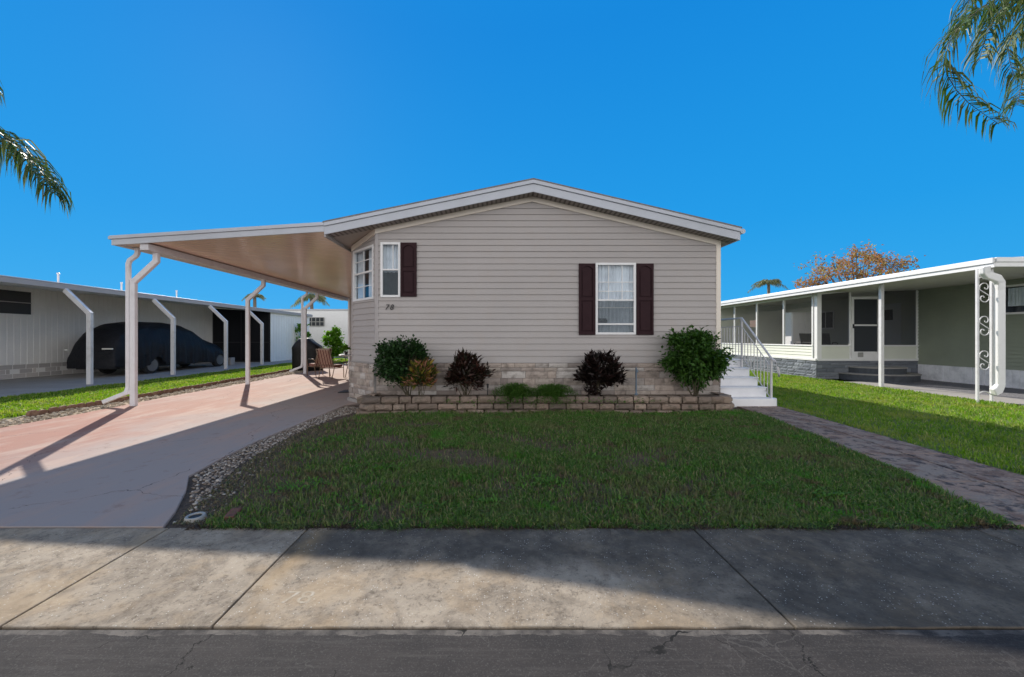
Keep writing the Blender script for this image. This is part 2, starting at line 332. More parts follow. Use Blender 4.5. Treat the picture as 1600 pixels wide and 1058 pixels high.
# wall frames: origin, u direction (along the wall), outward normal
def frame(o,u,n):
    u=Vector(u).normalized(); n=Vector(n).normalized()
    m=Matrix(((u.x,n.x,0,o[0]),(u.y,n.y,0,o[1]),(u.z,n.z,1,o[2]),(0,0,0,1))); return m
# local wall coords: (u, out, z)
def siding(mb,L,z0,z1,course=.13,holes=(),lim=None,proud=.02):
    z=z0
    while z<z1-1e-4:
        zt=min(z+course,z1)
        cuts=[z,zt]+[h for a,b,c_,d in holes for h in (c_,d) if z<h<zt]
        if lim:
            cuts+= [h for h in lim[1] if z<h<zt]
        cuts=sorted(set(cuts))
        for a,b_ in zip(cuts,cuts[1:]):
            hs=sorted([(h[0],h[1]) for h in holes if h[2]<=a+1e-5 and h[3]>=b_-1e-5])
            la,ra=lim[0](a) if lim else (0,L); lb,rb=lim[0](b_) if lim else (0,L)
            segs=[]; ca,cb=la,lb
            for h0,h1 in hs: segs.append((ca,h0,cb,h0)); ca=cb=h1
            segs.append((ca,ra,cb,rb))
            ya=proud*(1-(a-z)/course)+.002; yb=proud*(1-(b_-z)/course)+.002
            for (p,q,r_,t_) in segs:
                if q-p<1e-4 and t_-r_<1e-4: continue
                mb.poly([(p,ya,a),(q,ya,a),(t_,yb,b_),(r_,yb,b_)])
                if a==z: mb.poly([(p,.0,a),(q,.0,a),(q,ya,a),(p,ya,a)])
        z=zt
def ribs(mb,L,z0,z1,pitch=.2,w=.03,d=.012,z0b=None,z1b=None):
    u=0
    while u<L-1e-4:
        e=min(u+pitch,L); q=min(u+w,e)
        mb.poly([(u,0,z0),(q,-0+0,z0),(q,0,z1),(u,0,z1)])
        mb.poly([(q,0,z0),(q+.004,d,z0),(q+.004,d,z1),(q,0,z1)])
        mb.poly([(q+.004,d,z0),(e-.004,d,z0),(e-.004,d,z1),(q+.004,d,z1)])
        mb.poly([(e-.004,d,z0),(e,0,z0),(e,0,z1),(e-.004,d,z1)])
        u=e
def stones(mb,L,z0,z1,hs=(.08,.12,.15),ls=(.15,.55),g=.008,dep=.03,seed=1,holes=()):
    r=random.Random(seed); z=z0
    while z<z1-.02:
        h=min(r.choice(hs),z1-z); 
        if z1-(z+h)<.04: h=z1-z
        u=-r.random()*.2
        while u<L:
            l=r.uniform(*ls); a=max(u,0); b_=min(u+l,L)
            if L-b_<.06: b_=L; l=b_-u
            if b_-a>.03:
                d=dep*r.uniform(.6,1.2); e=.008
                p=[(a+g/2,.0,z+g/2),(b_-g/2,.0,z+g/2),(b_-g/2,.0,z+h-g/2),(a+g/2,.0,z+h-g/2)]
                k=min(.012,h*.2); nu=max(2,int((b_-a)/.06)); nz=max(2,int(h/.05))
                grid=[]
                for j in range(nz+1):
                    row=[]
                    for i in range(nu+1):
                        uu=p[0][0]+(p[1][0]-p[0][0])*i/nu; zz=p[0][2]+(p[2][2]-p[0][2])*j/nz
                        edge=(i in(0,nu)) or (j in (0,nz))
                        row.append(mb.vt((uu+(0 if edge else r.uniform(-.01,.01)),(d-k if edge else d)+r.uniform(-.006,.006),zz)))
                    grid.append(row)
                for j in range(nz):
                    for i in range(nu): mb.f.append([grid[j][i],grid[j][i+1],grid[j+1][i+1],grid[j+1][i]])
                base=[mb.vt(q) for q in p]
                mb.f.append([base[0],base[1]]+grid[0][::-1]); mb.f.append([base[3]]+grid[nz]+[base[2]])
                mb.f.append([base[0]]+[grid[j][0] for j in range(nz+1)]+[base[3]]); mb.f.append([base[1]]+[grid[j][nu] for j in range(nz+1)]+[base[2]])
            u+=l
        z+=h
def window(parent,fr,u0,u1,z0,z1,fw=.045,rail=None,munt=(),cur='full',depth=.35,name='window'):
    """framed window let into the wall opening; u,z in wall coords"""
    mb=MB(); mb.M=fr
    mb.box(u0,u0+fw,-.05,.035,z0,z1); mb.box(u1-fw,u1,-.05,.035,z0,z1)
    mb.box(u0+fw,u1-fw,-.05,.034,z0,z0+fw); mb.box(u0+fw,u1-fw,-.05,.034,z1-fw,z1)
    w=mb.build(name,M['white'],parent,bevel=.004)
    if rail:
        for k in rail:
            a=MB(); a.M=fr; a.box(u0+fw,u1-fw,-.03,.026,k-.018,k+.018); a.build('meeting_rail',M['white'],w,bevel=.003)
    if munt:
        a=MB(); a.M=fr
        for (h,p,q,r_) in munt:
            if h=='v': a.box(p-.008,p+.008,-.012,.006,q,r_)
            else: a.box(q,r_,-.011,.005,p-.008,p+.008)
        a.build('muntins',M['white'],w)
    a=MB(); a.M=fr; a.poly([(u0+fw,-.02,z0+fw),(u1-fw,-.02,z0+fw),(u1-fw,-.02,z1-fw),(u0+fw,-.02,z1-fw)]); a.build('pane',M['glass'],w)
    # room recess
    a=MB(); a.M=fr; e=.01
    A=[(u0-.03,-.05,z0-.1),(u1+.03,-.05,z0-.1),(u1+.03,-.05,z1+.1),(u0-.03,-.05,z1+.1)]; B=[(p[0],-depth-.4,p[2]) for p in A]
    a.poly(B)
    for i in range(4): a.poly([A[i],A[(i+1)%4],B[(i+1)%4],B[i]])
    a.build('room_recess',M['room'],w)
    if cur:
        a=MB(); a.M=fr; n=60; Lc=u1-u0-2*fw+.1
        def strip(ua,ub,za,zb,amp=.028,nf=6):
            n=int(40*(ub-ua)/.5)+8; pv=None
            for i in range(n+1):
                u=ua+(ub-ua)*i/n; y=-.12+amp*math.sin(i/n*nf*2*PI*(ub-ua)/.5)+amp*.5*math.sin(i*.7)
                q=(a.vt((u,y,za)),a.vt((u+.01*math.sin(i),y,zb)))
                if pv: a.f.append([pv[0],q[0],q[1],pv[1]])
                pv=q
        for (ua,ub,za,zb) in cur: strip(ua,ub,za,zb)
        a.build('curtain',M['curtain'],w,smooth=True)
    return w
# ------------------------------------------------------------------ foliage
def clump_shrub(name,c,rx,ry,rz,leafm,label,cat,n=2600,L=.07,W=.035,base=None,seed=1,droop=.25,up=.3,group=None,lump=.25,stems=5,shell=.55,hole=.0,sub=40):
    r=random.Random(seed); c=Vector(c); b=Vector(base) if base else Vector((c.x,c.y,c.z-rz))
    t=thing(name,b,label,cat,group)
    st=MB(); ends=[]
    # lumps: sub clusters over the ellipsoid
    subs=[]
    for i in range(sub):
        while 1:
            q=Vector((r.uniform(-1,1),r.uniform(-1,1),r.uniform(-1,1)))
            if shell<q.length<1: break
        k=1+r.uniform(-lump,lump)
        subs.append((Vector((c.x+q.x*rx*k*.86,c.y+q.y*ry*k*.86,c.z+q.z*rz*k*.86)),r.uniform(.18,.34)*min(rx,rz)))
    for i in range(stems):
        a=r.uniform(0,2*PI); e=subs[i*(len(subs)//stems)][0]
        mid=b.lerp(e,.5)+Vector((r.uniform(-.05,.05),r.uniform(-.05,.05),-.05*rz)); rr=.012*max(.6,rx*2)
        st.tube([b+Vector((math.cos(a)*.03,math.sin(a)*.03,-.03)),b.lerp(mid,.5)+Vector((math.cos(a)*.03,0,0)),mid,e],[rr,rr*.8,rr*.6,rr*.25],6)
    for p,s_ in subs:
        k=b.lerp(c,.55); m_=k.lerp(p,.5)+Vector((0,0,-.03)); st.tube([k,m_,p],[.006,.005,.002],5)
    st.build('stems',M['stem'],t,smooth=True)
    lf=MB()
    for i in range(n):
        p,s_=r.choice(subs); q=Vector((r.gauss(0,.5),r.gauss(0,.5),r.gauss(0,.5)))
        pos=p+q*s_; out=(pos-c); out.z*=.8; 
        d=(out.normalized()*.7+Vector((r.uniform(-1,1),r.uniform(-1,1),r.uniform(-.7,.9)+up))).normalized()
        nr=(Vector((0,0,1))+Vector((r.uniform(-.6,.6),r.uniform(-.6,.6),0))+out.normalized()*.4).normalized()
        s2=r.uniform(.7,1.25); lf.leaf(pos,d,nr,L*s2,W*s2,.2,droop*r.random())
    lf.build('foliage',leafm,t)
    return t
def frond(lf,rac,path,leafL,n,r,w=.03,drop=.9,side=.7,rr=.012):
    """path: list of Vectors for the rachis; leaflets hang from it"""
    P=[Vector(p) for p in path]
    def at(t_):
        k=t_*(len(P)-1); i=min(int(k),len(P)-2); f=k-i
        p0=P[max(i-1,0)];p1=P[i];p2=P[i+1];p3=P[min(i+2,len(P)-1)]
        return .5*((2*p1)+(p2-p0)*f+(2*p0-5*p1+4*p2-p3)*f*f+(3*p1-p0-3*p2+p3)*f**3)
    pts=[at(i/16) for i in range(17)]
    rac.tube(pts,[rr*(1-.8*i/16) for i in range(17)],5)
    for i in range(n):
        t_=.12+.88*i/n; p=at(t_); d=(at(min(1,t_+.02))-at(t_-.02)).normalized()
        for sgn in (-1,1):
            sd=d.cross(Vector((0,0,1)))
            if sd.length<.1: sd=Vector((1,0,0))
            sd.normalize()
            L=leafL*(.55+.6*math.sin(PI*min(1,t_*.9+.1)))*r.uniform(.7,1.15)
            v0=(sd*sgn*side*r.uniform(.5,1.2)+d*r.uniform(.3,.8)+Vector((0,0,r.uniform(-.4,.45)))).normalized()
            v1=(v0*.6+Vector((0,0,-drop*r.uniform(.6,1.3)))+d*.15).normalized(); v2=(v1*.5+Vector((r.uniform(-.15,.15),r.uniform(-.15,.15),-drop*1.3))).normalized()
            a=p; b_=a+v0*L*.3; c_=b_+v1*L*.35; e=c_+v2*L*.35
            wd=(d*.8+Vector((r.uniform(-.5,.5),r.uniform(-.5,.5),0))).normalized(); ww=w*r.uniform(.7,1.1)
            ids=[lf.vt(a+wd*ww*.15),lf.vt(a-wd*ww*.15),lf.vt(b_+wd*ww*.5),lf.vt(b_-wd*ww*.5),lf.vt(c_+wd*ww*.35),lf.vt(c_-wd*ww*.35),lf.vt(e)]
            lf.f+= [[ids[0],ids[1],ids[3],ids[2]],[ids[2],ids[3],ids[5],ids[4]],[ids[4],ids[5],ids[6]]]
def palm_tree(name,base,crown,label,paths,nrand,fl,leafL,seed,trunk_r=.14,matl='palm',n=70,group=None,w=.03,azr=(0,2*PI)):
    r=random.Random(seed); base=Vector(base); crown=Vector(crown)
    t=thing(name,base,label,'palm tree',group)
    tr=MB(); k=14; pts=[]; rs=[]
    for i in range(k*3+1):
        f=i/(k*3); pts.append(base.lerp(crown,f)+Vector((.1*math.sin(f*3),0,0))*(1-f)); rs.append(trunk_r*(1.25-.35*f)*(1+.04*(i%2)))
    tr.tube(pts,rs,12); tr.build('trunk',M['treebark'],t,smooth=True)
    lf=MB(); rc=MB()
    for p in paths: frond(lf,rc,[crown]+p,leafL,n,r,w)
    for i in range(nrand):
        a=azr[0]+(azr[1]-azr[0])*(i+r.random()*.6)/nrand; el=r.uniform(.1,1.25); d=Vector((math.cos(a),math.sin(a),0))
        L=fl*r.uniform(.85,1.1); P=[crown]
        for j in range(1,6):
            f=j/5; P.append(crown+d*L*(f*math.cos(el)*.75+.25*f)+Vector((0,0,L*(math.sin(el)*.75*f-.62*f*f))))
        frond(lf,rc,P,leafL,n,r,w)
    rc.build('frond_stalks',M['stem'] if matl=='palm' else M[matl],t); lf.build('crown',M[matl],t)
    return t
def in_poly(P,x,y):
    ins=np.zeros(len(x),bool); n=len(P); j=n-1
    for i in range(n):
        xi,yi=P[i];xj,yj=P[j]
        c=((yi>y)!=(yj>y))&(x<(xj-xi)*(y-yi)/((yj-yi) if abs(yj-yi)>1e-9 else 1e-9)+xi); ins^=c; j=i
    return ins
def grass(name,poly,n,label,m,h=(.035,.075),w=.006,seed=1,ypow=1.0,dens=None,z=.0,lean=.75):
    g=np.random.default_rng(seed); P=np.array(poly); x0,y0=P.min(0);x1,y1=P.max(0)
    k=n*3; x=g.uniform(x0,x1,k); y=y0+(y1-y0)*g.random(k)**ypow
    ok=in_poly(poly,x,y)
    if dens is not None: ok&=g.random(k)<dens(x,y)
    # clumps
    cl=np.sin(x*9.1+3*np.sin(y*4.3))*np.sin(y*8.3+2*np.sin(x*5.1)); ok&=g.random(k)<(.72+.28*cl)
    x=x[ok][:n];y=y[ok][:n];k=len(x)
    a=g.uniform(0,2*PI,k); hh=g.uniform(h[0],h[1],k)*(1+.25*np.sin(x*2.3+1)*np.sin(y*3.1)); ww=w*g.uniform(.6,1.3,k)*(.75+.09*y)
    la=g.uniform(0,2*PI,k); ll=hh*lean*g.random(k)*1.6
    wx=np.cos(a)*ww/2; wy=np.sin(a)*ww/2; lx=np.cos(la)*ll; ly=np.sin(la)*ll
    V=np.zeros((k,5,3),np.float32)
    V[:,0]=np.stack([x-wx,y-wy,np.full(k,z-.004)],1);V[:,1]=np.stack([x+wx,y+wy,np.full(k,z-.004)],1)
    V[:,2]=np.stack([x+wx*.85+lx*.35,y+wy*.85+ly*.35,z+hh*.6],1);V[:,3]=np.stack([x-wx*.85+lx*.35,y-wy*.85+ly*.35,z+hh*.6],1)
    V[:,4]=np.stack([x+lx,y+ly,z+hh*.95-ll*.25],1)
    me=bpy.data.meshes.new(name); me.vertices.add(k*5); me.vertices.foreach_set('co',V.ravel())
    b_=np.arange(k)[:,None]*5; lo=np.concatenate([b_+np.array([[0,1,2,3]]),b_+np.array([[3,2,4]])],1).astype(np.int32)
    me.loops.add(k*7); me.loops.foreach_set('vertex_index',lo.ravel())
    st=(np.arange(k)[:,None]*7+np.array([[0,4]])).astype(np.int32); me.polygons.add(k*2); me.polygons.foreach_set('loop_start',st.ravel())
    me.update(calc_edges=True); me.validate(); me.materials.append(m)
    o=bpy.data.objects.new(name,me); C.objects.link(o); return tag(o,label,'grass',kind='stuff')
def pebbles(name,poly,n,label,m,s=(.015,.04),seed=1,z=0,ypow=1,cat='pebbles'):
    r=random.Random(seed); xs=[p[0] for p in poly]; ys=[p[1] for p in poly]; mb=MB(); k=0
    ico=[(0,0,1)]+[(math.cos(i*PI/2.5)*.9,math.sin(i*PI/2.5)*.9,.35) for i in range(5)]+[(math.cos(i*PI/2.5)*.95,math.sin(i*PI/2.5)*.95,-.3) for i in range(5)]
    P=np.array(poly)
    while k<n:
        x=r.uniform(min(xs),max(xs)); y=min(ys)+(max(ys)-min(ys))*r.random()**ypow
        if not in_poly(poly,np.array([x]),np.array([y]))[0]: continue
        k+=1; q=r.uniform(*s); a=r.uniform(0,PI); sx=q*r.uniform(.8,1.4); sy=q*r.uniform(.6,1); sz=q*r.uniform(.4,.8); zz=z+sz*r.uniform(.1,.8)
        ids=[]
        for (u,v,w) in ico:
            u+=r.uniform(-.12,.12);v+=r.uniform(-.12,.12); U=u*sx;Vv=v*sy
            ids.append(mb.vt((x+U*math.cos(a)-Vv*math.sin(a),y+U*math.sin(a)+Vv*math.cos(a),zz+w*sz)))
        for i in range(5):
            j=(i+1)%5; mb.f+= [[ids[0],ids[1+i],ids[1+j]],[ids[1+i],ids[6+i],ids[6+j],ids[1+j]]]
    o=mb.build(name,m,smooth=True); return tag(o,label,cat,kind='stuff')
def sheet(name,pts,z,m,thick=.05,bevel=0,sub=0):
    mb=MB(); mb.prism([(p[0],p[1],z-thick) for p in pts],(0,0,thick)); return struct(mb.build(name,m,bevel=bevel))
# ================================================================== GROUND
def g2(x,y): p=gp(x,y); return (p.x,p.y)
mb=MB(); mb.poly([(-200,-60,-.10),(200,-60,-.10),(200,260,-.10),(-200,260,-.10)]); struct(mb.build('ground',mat('far_ground',(.09,.11,.05),.95,[(.3,(.16,.15,.10),.4,.7)])))
SF=3.0; SN=1.97
sheet('road',[(-60,-40),(60,-40),(60,SN-.012),(-60,SN-.012)],.011,M['road'],.04)
# sidewalk: cast slabs with open joints
mb=MB(); js=[-60,-5.6,-2.55,-1.46,1.54,3.73,6.9,60]
r=random.Random(3)
for a,b_ in zip(js,js[1:]):
    A=-.012 if a>-60 else 0; x0=a+.006; x1=b_-.006; nseg=max(2,int(min(x1-x0,8)/.12)); y0=[];y1=[]
    for i in range(nseg+1):
        x=x0+(x1-x0)*i/nseg; y0.append((x,SN+r.uniform(-.004,.008))); y1.append((x,SF+r.uniform(-.006,.006)))
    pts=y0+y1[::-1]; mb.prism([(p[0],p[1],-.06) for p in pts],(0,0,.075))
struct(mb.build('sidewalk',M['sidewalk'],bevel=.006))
sheet('joint_soil',[(-60,SN-.1),(60,SN-.1),(60,SF+.1),(-60,SF+.1)],-.03,M['soil'],.03)
# driveway
DR=[(-9.6,SF+.028),(-2.62,SF+.028),(-2.75,3.3),(-3.02,3.75),(-3.31,4.15),(-3.40,4.8),(-3.45,5.6),(-3.40,7),(-3.32,8.5),(-3.05,8.9),(-3.05,22),(-9.4,22),(-9.4,18.4),(-8.3,18),(-8.25,12),(-8.3,9.6),(-8.15,7.6),(-8.2,5.9),(-8.6,4.5)]
sheet('driveway',DR,.012,M['drive'],.08,bevel=.008)
sheet('soil_edge',[(-3.6,SF+.03),(-2.2,SF+.03),(-2.2,8.6),(-3.6,8.6)],-.012,M['soil'],.03)
LAWN=[(-2.35,SF+.04),(4.03,SF+.06),(4.48,4.2),(4.88,6),(5.16,7.6),(5.05,8.05),(-2.6,8.05),(-2.75,7.3),(-2.95,6),(-2.85,5),(-2.6,4.2),(-2.42,3.5)]
sheet('front_lawn',LAWN,.004,M['lawnbase'],.02)
WALK=[(4.40,SF+.03),(5.45,SF+.03),(5.62,4.0),(5.85,6),(6.1,8.25),(5.05,8.25),(5.22,7.6),(5.07,6),(4.77,4.2)]
# walkway in stamped slabs
mb=MB()
def wl(y): return np.interp(y,[3.03,4.2,6,7.6,8.25],[4.02,4.5,4.9,5.18,5.2])
def wr(y): return np.interp(y,[3.03,4,6,8.25],[5.5,5.66,5.88,6.12])
ys=[3.03,3.95,4.9,5.8,6.7,7.5,8.3]
for a,b_ in zip(ys,ys[1:]):
    for f0,f1 in ((0,.52),(.52,1)):
        X=lambda y,f: float(wl(y)+(wr(y)-wl(y))*f)
        e=.005; dz=0; q=0
        e=.004; ex=.012; P=[(X(a+e,f0)+ex,a+e),(X(a+e,f1)-ex,a+e),(X(b_-e,f1)-ex,b_-e),(X(b_-e,f0)+ex,b_-e)]
        mb.prism([(p[0],p[1],-.05) for p in P],(0,0,.075+dz))
struct(mb.build('walkway',M['walk'],bevel=.004))
sheet('walkway_base',[(3.9,SF+.04),(5.7,SF+.04),(6.2,8.35),(5.0,8.35)],-.004,M['soil'],.02)
RL=[(5.55,SF+.04),(5.72,4.0),(5.95,6),(6.18,8.3),(6.2,9),(6.2,30),(11.62,30),(11.75,14),(11.55,8.2),(11.6,SF+.04)]
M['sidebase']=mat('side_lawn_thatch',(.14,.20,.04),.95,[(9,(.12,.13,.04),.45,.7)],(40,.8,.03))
sheet('side_lawn',RL,.003,M['sidebase'],.02)
sheet('patio_path',[(11.55,4),(12.7,4),(12.7,13.0),(11.75,13.0)],.02,M['concrete'],.06,bevel=.008)
sheet('patio_gravel',[(12.7,4),(15.4,4),(15.4,14),(12.7,14)],.006,M['gravelG'],.03)
LL=[(-12.4,SF+.04),(-9.05,SF+.04),(-8.95,12),(-9.3,18),(-9.6,26),(-12.2,30),(-12.2,12)]
sheet('strip_lawn',LL,.003,M['sidebase'],.02)
sheet('gravel_edge',[(-9.1,SF+.05),(-8.0,SF+.05),(-8.0,18.5),(-9.45,18.5),(-8.95,12)],-.002,M['gravelG'] if 0 else mat('sandy_soil',(.34,.26,.17),.95,[(8,(.24,.17,.11),.4,.7)],(50,.6,.01)),.02)
sheet('neighbour_driveway',[(-17.7,SF+.04),(-12.42,SF+.04),(-12.22,12),(-12.2,30),(-17.7,30)],.012,M['concrete'],.05)
def dens(x,y):
    d=np.clip((x+2.7+.25*np.sin(y*2.7))/1.7,.05,1)*np.ones_like(y)
    for cx_,cy_,a_,b_ in ((-.65,4.95,.75,.26),(-.05,4.6,.5,.2),(-1.5,5.6,.4,.25),(-2.0,4.9,.45,.35),(-1.6,6.6,.6,.2),(-1.1,3.9,.35,.12),(.9,3.9,.25,.08),(2.2,5.1,.3,.1)):
        q=np.hypot((x-cx_+.12*np.sin(y*17))/a_,(y-cy_+.05*np.sin(x*13))/b_); d*=np.clip(.15+(q-.5)*1.1,.15,1)
    bare=np.sin(x*3.1+1.3*np.sin(y*2.2)+.5)*np.sin(y*3.7+1.1*np.sin(x*1.7)); d*=np.clip(1.15-bare,.22,1)
    b2=np.sin(x*1.3+2.1*np.sin(y*1.1+1)+2.)*np.sin(y*1.9+1.6*np.sin(x*.9)); d*=np.clip(1.0-1.0*b2*(x<2.4),.25,1)
    return d
LP=[(p[0]+(.03 if p[0]<0 else .02),p[1]-.02 if p[1]<5 else p[1]) for p in LAWN]; LP[1]=(4.07,3.04); LP[5]=(5.0,7.78); LP[6]=(-2.6,7.78); LP[4]=(5.18,7.6)
grass('lawn_grass',LP,150000,'dark green coarse front lawn between driveway and paved path with thin brown patches',M['grass'],(.03,.085),.0085,2,1.5,dens,.0)
def tufts():
    g=random.Random(77); mb=MB()
    for (x_,y_,rr,nn) in [(850,757,.14,150),(1075,795,.16,190),(600,735,.12,110),(525,690,.16,170),(760,790,.08,70),(660,800,.10,90),(930,720,.09,70),(1190,760,.10,90),(450,770,.10,80),(700,700,.10,70),(560,800,.09,80),(980,790,.07,60),(1300,780,.09,70),(495,760,.1,80)]:
        p=gp(x_,y_)
        for i in range(nn):
            q=p+Vector((g.gauss(0,rr),g.gauss(0,rr*.6),.035)); mb.leaf(q,Vector((g.uniform(-1,1),g.uniform(-1,1),g.uniform(.3,1.1))),Vector((0,0,1)),g.uniform(.03,.06),g.uniform(.012,.022),.1,.3)
    return tag(mb.build('lawn_weeds',M['weed']),'bright green broad leaved weeds in small patches on the front lawn','weeds',kind='stuff')
M['weed']=rmat('weed_leaf',[(.08,.19,.025),(.11,.24,.035),(.06,.15,.02)],.6,.3); tufts()
M['dry']=rmat('dry_blades',[(.16,.12,.07),(.10,.08,.045),(.24,.19,.11),(.09,.12,.04),(.06,.09,.025)],.8)
grass('dry_litter',[(-2.6,3.08),(-1.2,3.05),(-1.6,4.2),(-2.2,6.5),(-2.6,7.6),(-3.1,6.5),(-3.05,4.9),(-2.8,3.8)],11000,'dry brown blades and litter over the bare soil by the driveway stones',M['dry'],(.012,.035),.006,23,1.2,lean=2.2)
grass('lawn_litter',LP,16000,'dry tan blades lying through the front lawn',M['dry'],(.03,.07),.006,24,1.6,lean=1.2,z=.012)
grass('edge_grass',[(-2.3,2.972),(4.1,2.972),(4.1,3.06),(-2.3,3.06)],5200,'ragged grass fringe creeping over the sidewalk edge',M['grass'],(.015,.05),.007,31,1,lambda x,y:(np.sin(x*6+np.sin(x*17))*.5+.5)*(y>2.985+.02*np.sin(x*9)),lean=1.8,z=.012)
grass('edge_litter',[(-2.4,2.972),(4.1,2.972),(4.1,3.07),(-2.4,3.07)],5200,'brown thatch along the sidewalk edge of the lawn',mat('dark_thatch',(.05,.035,.022),.9),(.008,.03),.008,33,1,lambda x,y:(np.sin(x*5+1+np.sin(x*11))*.4+.6),lean=2.2,z=.012)
grass('side_grass',[(5.57,SF+.06),(5.7,4.0),(5.93,6),(6.16,8.3),(6.2,24),(11.6,24),(11.72,14),(11.5,8.2),(11.5,SF+.06)],90000,'bright green side lawn reaching from the paved path to the neighbour porch',M['grassR'],(.04,.08),.010,3,1.2)
grass('strip_grass',[(-12.35,4),(-9.12,4),(-9.05,12),(-9.4,18),(-9.6,26),(-12.1,28),(-12.15,12)],60000,'sunny narrow grass strip between the two driveways',M['grassR'],(.04,.085),.012,4,1.3)
pebbles('river_rock',[(-2.74,3.45),(-2.62,3.5),(-2.86,4.0),(-3.02,4.5),(-3.14,6),(-3.02,7.3),(-2.72,7.9),(-2.75,8.2),(-3.28,8.45),(-3.38,7),(-3.43,5.6),(-3.38,4.8),(-3.28,4.2),(-3.0,3.8)],2000,'loose pale and brown stones edging the driveway beside the front lawn',M['rocks'],(.009,.022),5,-.008)
pebbles('scattered_stones',[(-2.62,3.1),(-2.2,3.1),(-2.35,3.9),(-2.6,4.6),(-2.85,5.6),(-3.1,5.6),(-2.95,4.4),(-2.7,3.6)],300,'sparse small stones scattered over the bare soil near the drain ring',M['rocks'],(.006,.017),15,-.008)
pebbles('edge_gravel',[(-9.0,4.2),(-8.65,4.5),(-8.28,5.9),(-8.22,7.6),(-8.36,9.6),(-8.32,12),(-8.4,17.5),(-9.2,17.5),(-8.95,12)],1800,'tan gravel along the far edge of the salmon driveway',M['gravel'],(.015,.045),6,.0)
# scalloped edging
def edging(path,label,seed):
    r=random.Random(seed); mb=MB(); P=[Vector((p[0],p[1],0)) for p in path]
    for a,b_ in zip(P,P[1:]):
        d=(b_-a); n=max(1,round(d.length/.16)); 
        for i in range(n):
            p=a+d*((i+.5)/n); u=d.normalized(); w=u.cross(Vector((0,0,1))); L=d.length/n*.95
            h=.115+r.uniform(-.01,.015)
            prof=[(-.5,0),(.5,0),(.5,h*.72),(.25,h),(-.25,h),(-.5,h*.72)]
            o=w*r.uniform(-.01,.01)
            mb.prism([tuple(p+o+u*(q[0]*L)-w*.03+Vector((0,0,q[1]-.01))) for q in prof],tuple(w*.06))
    return tag(mb.build('garden_edging',M['edging'],bevel=.01,origin=P[0]),label,'garden edging','scalloped edging along the grass strip')
edging([(-8.9,5.0),(-8.95,6.4)],'short near end piece of brown scalloped edging at the left picture edge',1)
edging([(-8.85,7.25),(-8.8,8.6),(-8.9,12),(-9.25,17.8)],'long brown scalloped edging row behind the carport posts',2)
# brick edge line by driveway end, drain ring
mb=MB(); mb.lathe((-2.50,3.2,0),[(.045,-.03),(.048,.02),(.068,.023),(.074,.012),(.08,-.01)],24)
o=mb.build('cleanout',M['plastic'],smooth=False,origin=(-2.5,3.2,0),bevel=.003); tag(o,'round white drain cleanout ring in the soil at the lawn corner','drain ring')
mb=MB(); mb.lathe((-2.50,3.2,0),[(.001,.010),(.047,.010),(.047,.011),(.001,.011)],20); mb.build('cap',M['black'],o)
mb=MB(); mb.M=Matrix.Translation((-2.19,3.2,.02))@Matrix.Rotation(.25,4,'Z'); mb.box(-.04,.04,-.09,.09,-.02,.03)
tag(mb.build('brick',M['brick'],bevel=.008,origin=(-2.19,3.2,0)),'single red brick lying in the soil beside the drain ring','brick')
# painted 78 on the pavement
me=text_mesh('78',.24,.0002); o=bpy.data.objects.new('painted_number',me); C.objects.link(o); me.materials.append(M['paint'])
o.location=(-1.22,2.15,.0156); o.scale=(.75,.62,1); tag(o,'faded white 78 painted on the sidewalk slab','painted number')

# ================================================================== HOUSE
WY=8.4; WL=-2.60; WR=4.89; PK=.80; HB=25.0
house=thing('mobile_home',(1.1,WY,0),'beige mobile home with burgundy shutters and low gable roof, carport on its left side','house')
ZL=3.92; ZP=4.82; ZR=3.80; XL=-3.60; XR=5.15; FY=8.07
def ztop(x): return ZP-(PK-x)*(ZP-ZL)/(PK-XL) if x<PK else ZP-(x-PK)*(ZP-ZR)/(XR-PK)
SO=.235   # fascia depth
fr=frame((WL,WY,0),(1,0,0),(0,-1,0)); Lw=WR-WL
def lim(z):
    # where the soffit line reaches height z
    zs=z+SO
    sl=(ZP-ZL)/(PK-XL); sr=(ZP-ZR)/(XR-PK)
    a=max(WL,PK-(ZP-zs)/sl); b_=min(WR,PK+(ZP-zs)/sr); 
    return (max(0,min(a,b_)-WL),max(a,b_)-WL)
h1=(-2.507-WL,-2.07-WL,2.385,3.587); h2=(2.184-WL,3.066-WL,1.57,3.138)
mb=MB(); mb.M=fr
topz=ZP-SO
siding(mb,Lw,.968,topz,.1345,[h1,h2],(lim,[ztop(WL)-SO,ztop(WR)-SO]))
mb.build('wall',M['siding'],house)
# side and back walls
mb=MB(); mb.M=frame((WR,WY,0),(0,1,0),(1,0,0)); siding(mb,HB-WY,.968,ztop(WR)-SO,.1345); mb.build('wall',M['siding'],house)
mb=MB(); mb.M=frame((WL,HB,0),(1,0,0),(0,1,0)); siding(mb,Lw,.0,3.6,.1345); mb.build('wall',M['siding'],house)
# left bay: angled panel then side wall
BX=-3.43; BYy=9.22
u=Vector((BX-WL,BYy-WY,0)); Lb=u.length; nb=Vector((-u.y,u.x,0)); nb=Vector((-1,-1,0)).normalized()
frb=frame((WL,WY,0),u,(u.normalized().y*-1,u.normalized().x,0))
zb=ztop(WL)-SO-.01; bw=(.10,Lb-.08,2.36,3.56)
mb=MB(); mb.M=frb; siding(mb,Lb,.968,3.87,.1345,[bw]); mb.build('bay_wall',M['siding'],house)
mb=MB(); mb.M=frame((BX,BYy,0),(0,1,0),(-1,0,0)); siding(mb,4.5,.968,3.68,.1345); mb.build('bay_wall',M['siding'],house)
mb=MB(); mb.M=frame((BX,BYy+4.5,0),(0,1,0),(-1,0,0)); siding(mb,HB-BYy-4.5,.968,3.68,.1345); mb.build('wall',M['siding'],house)
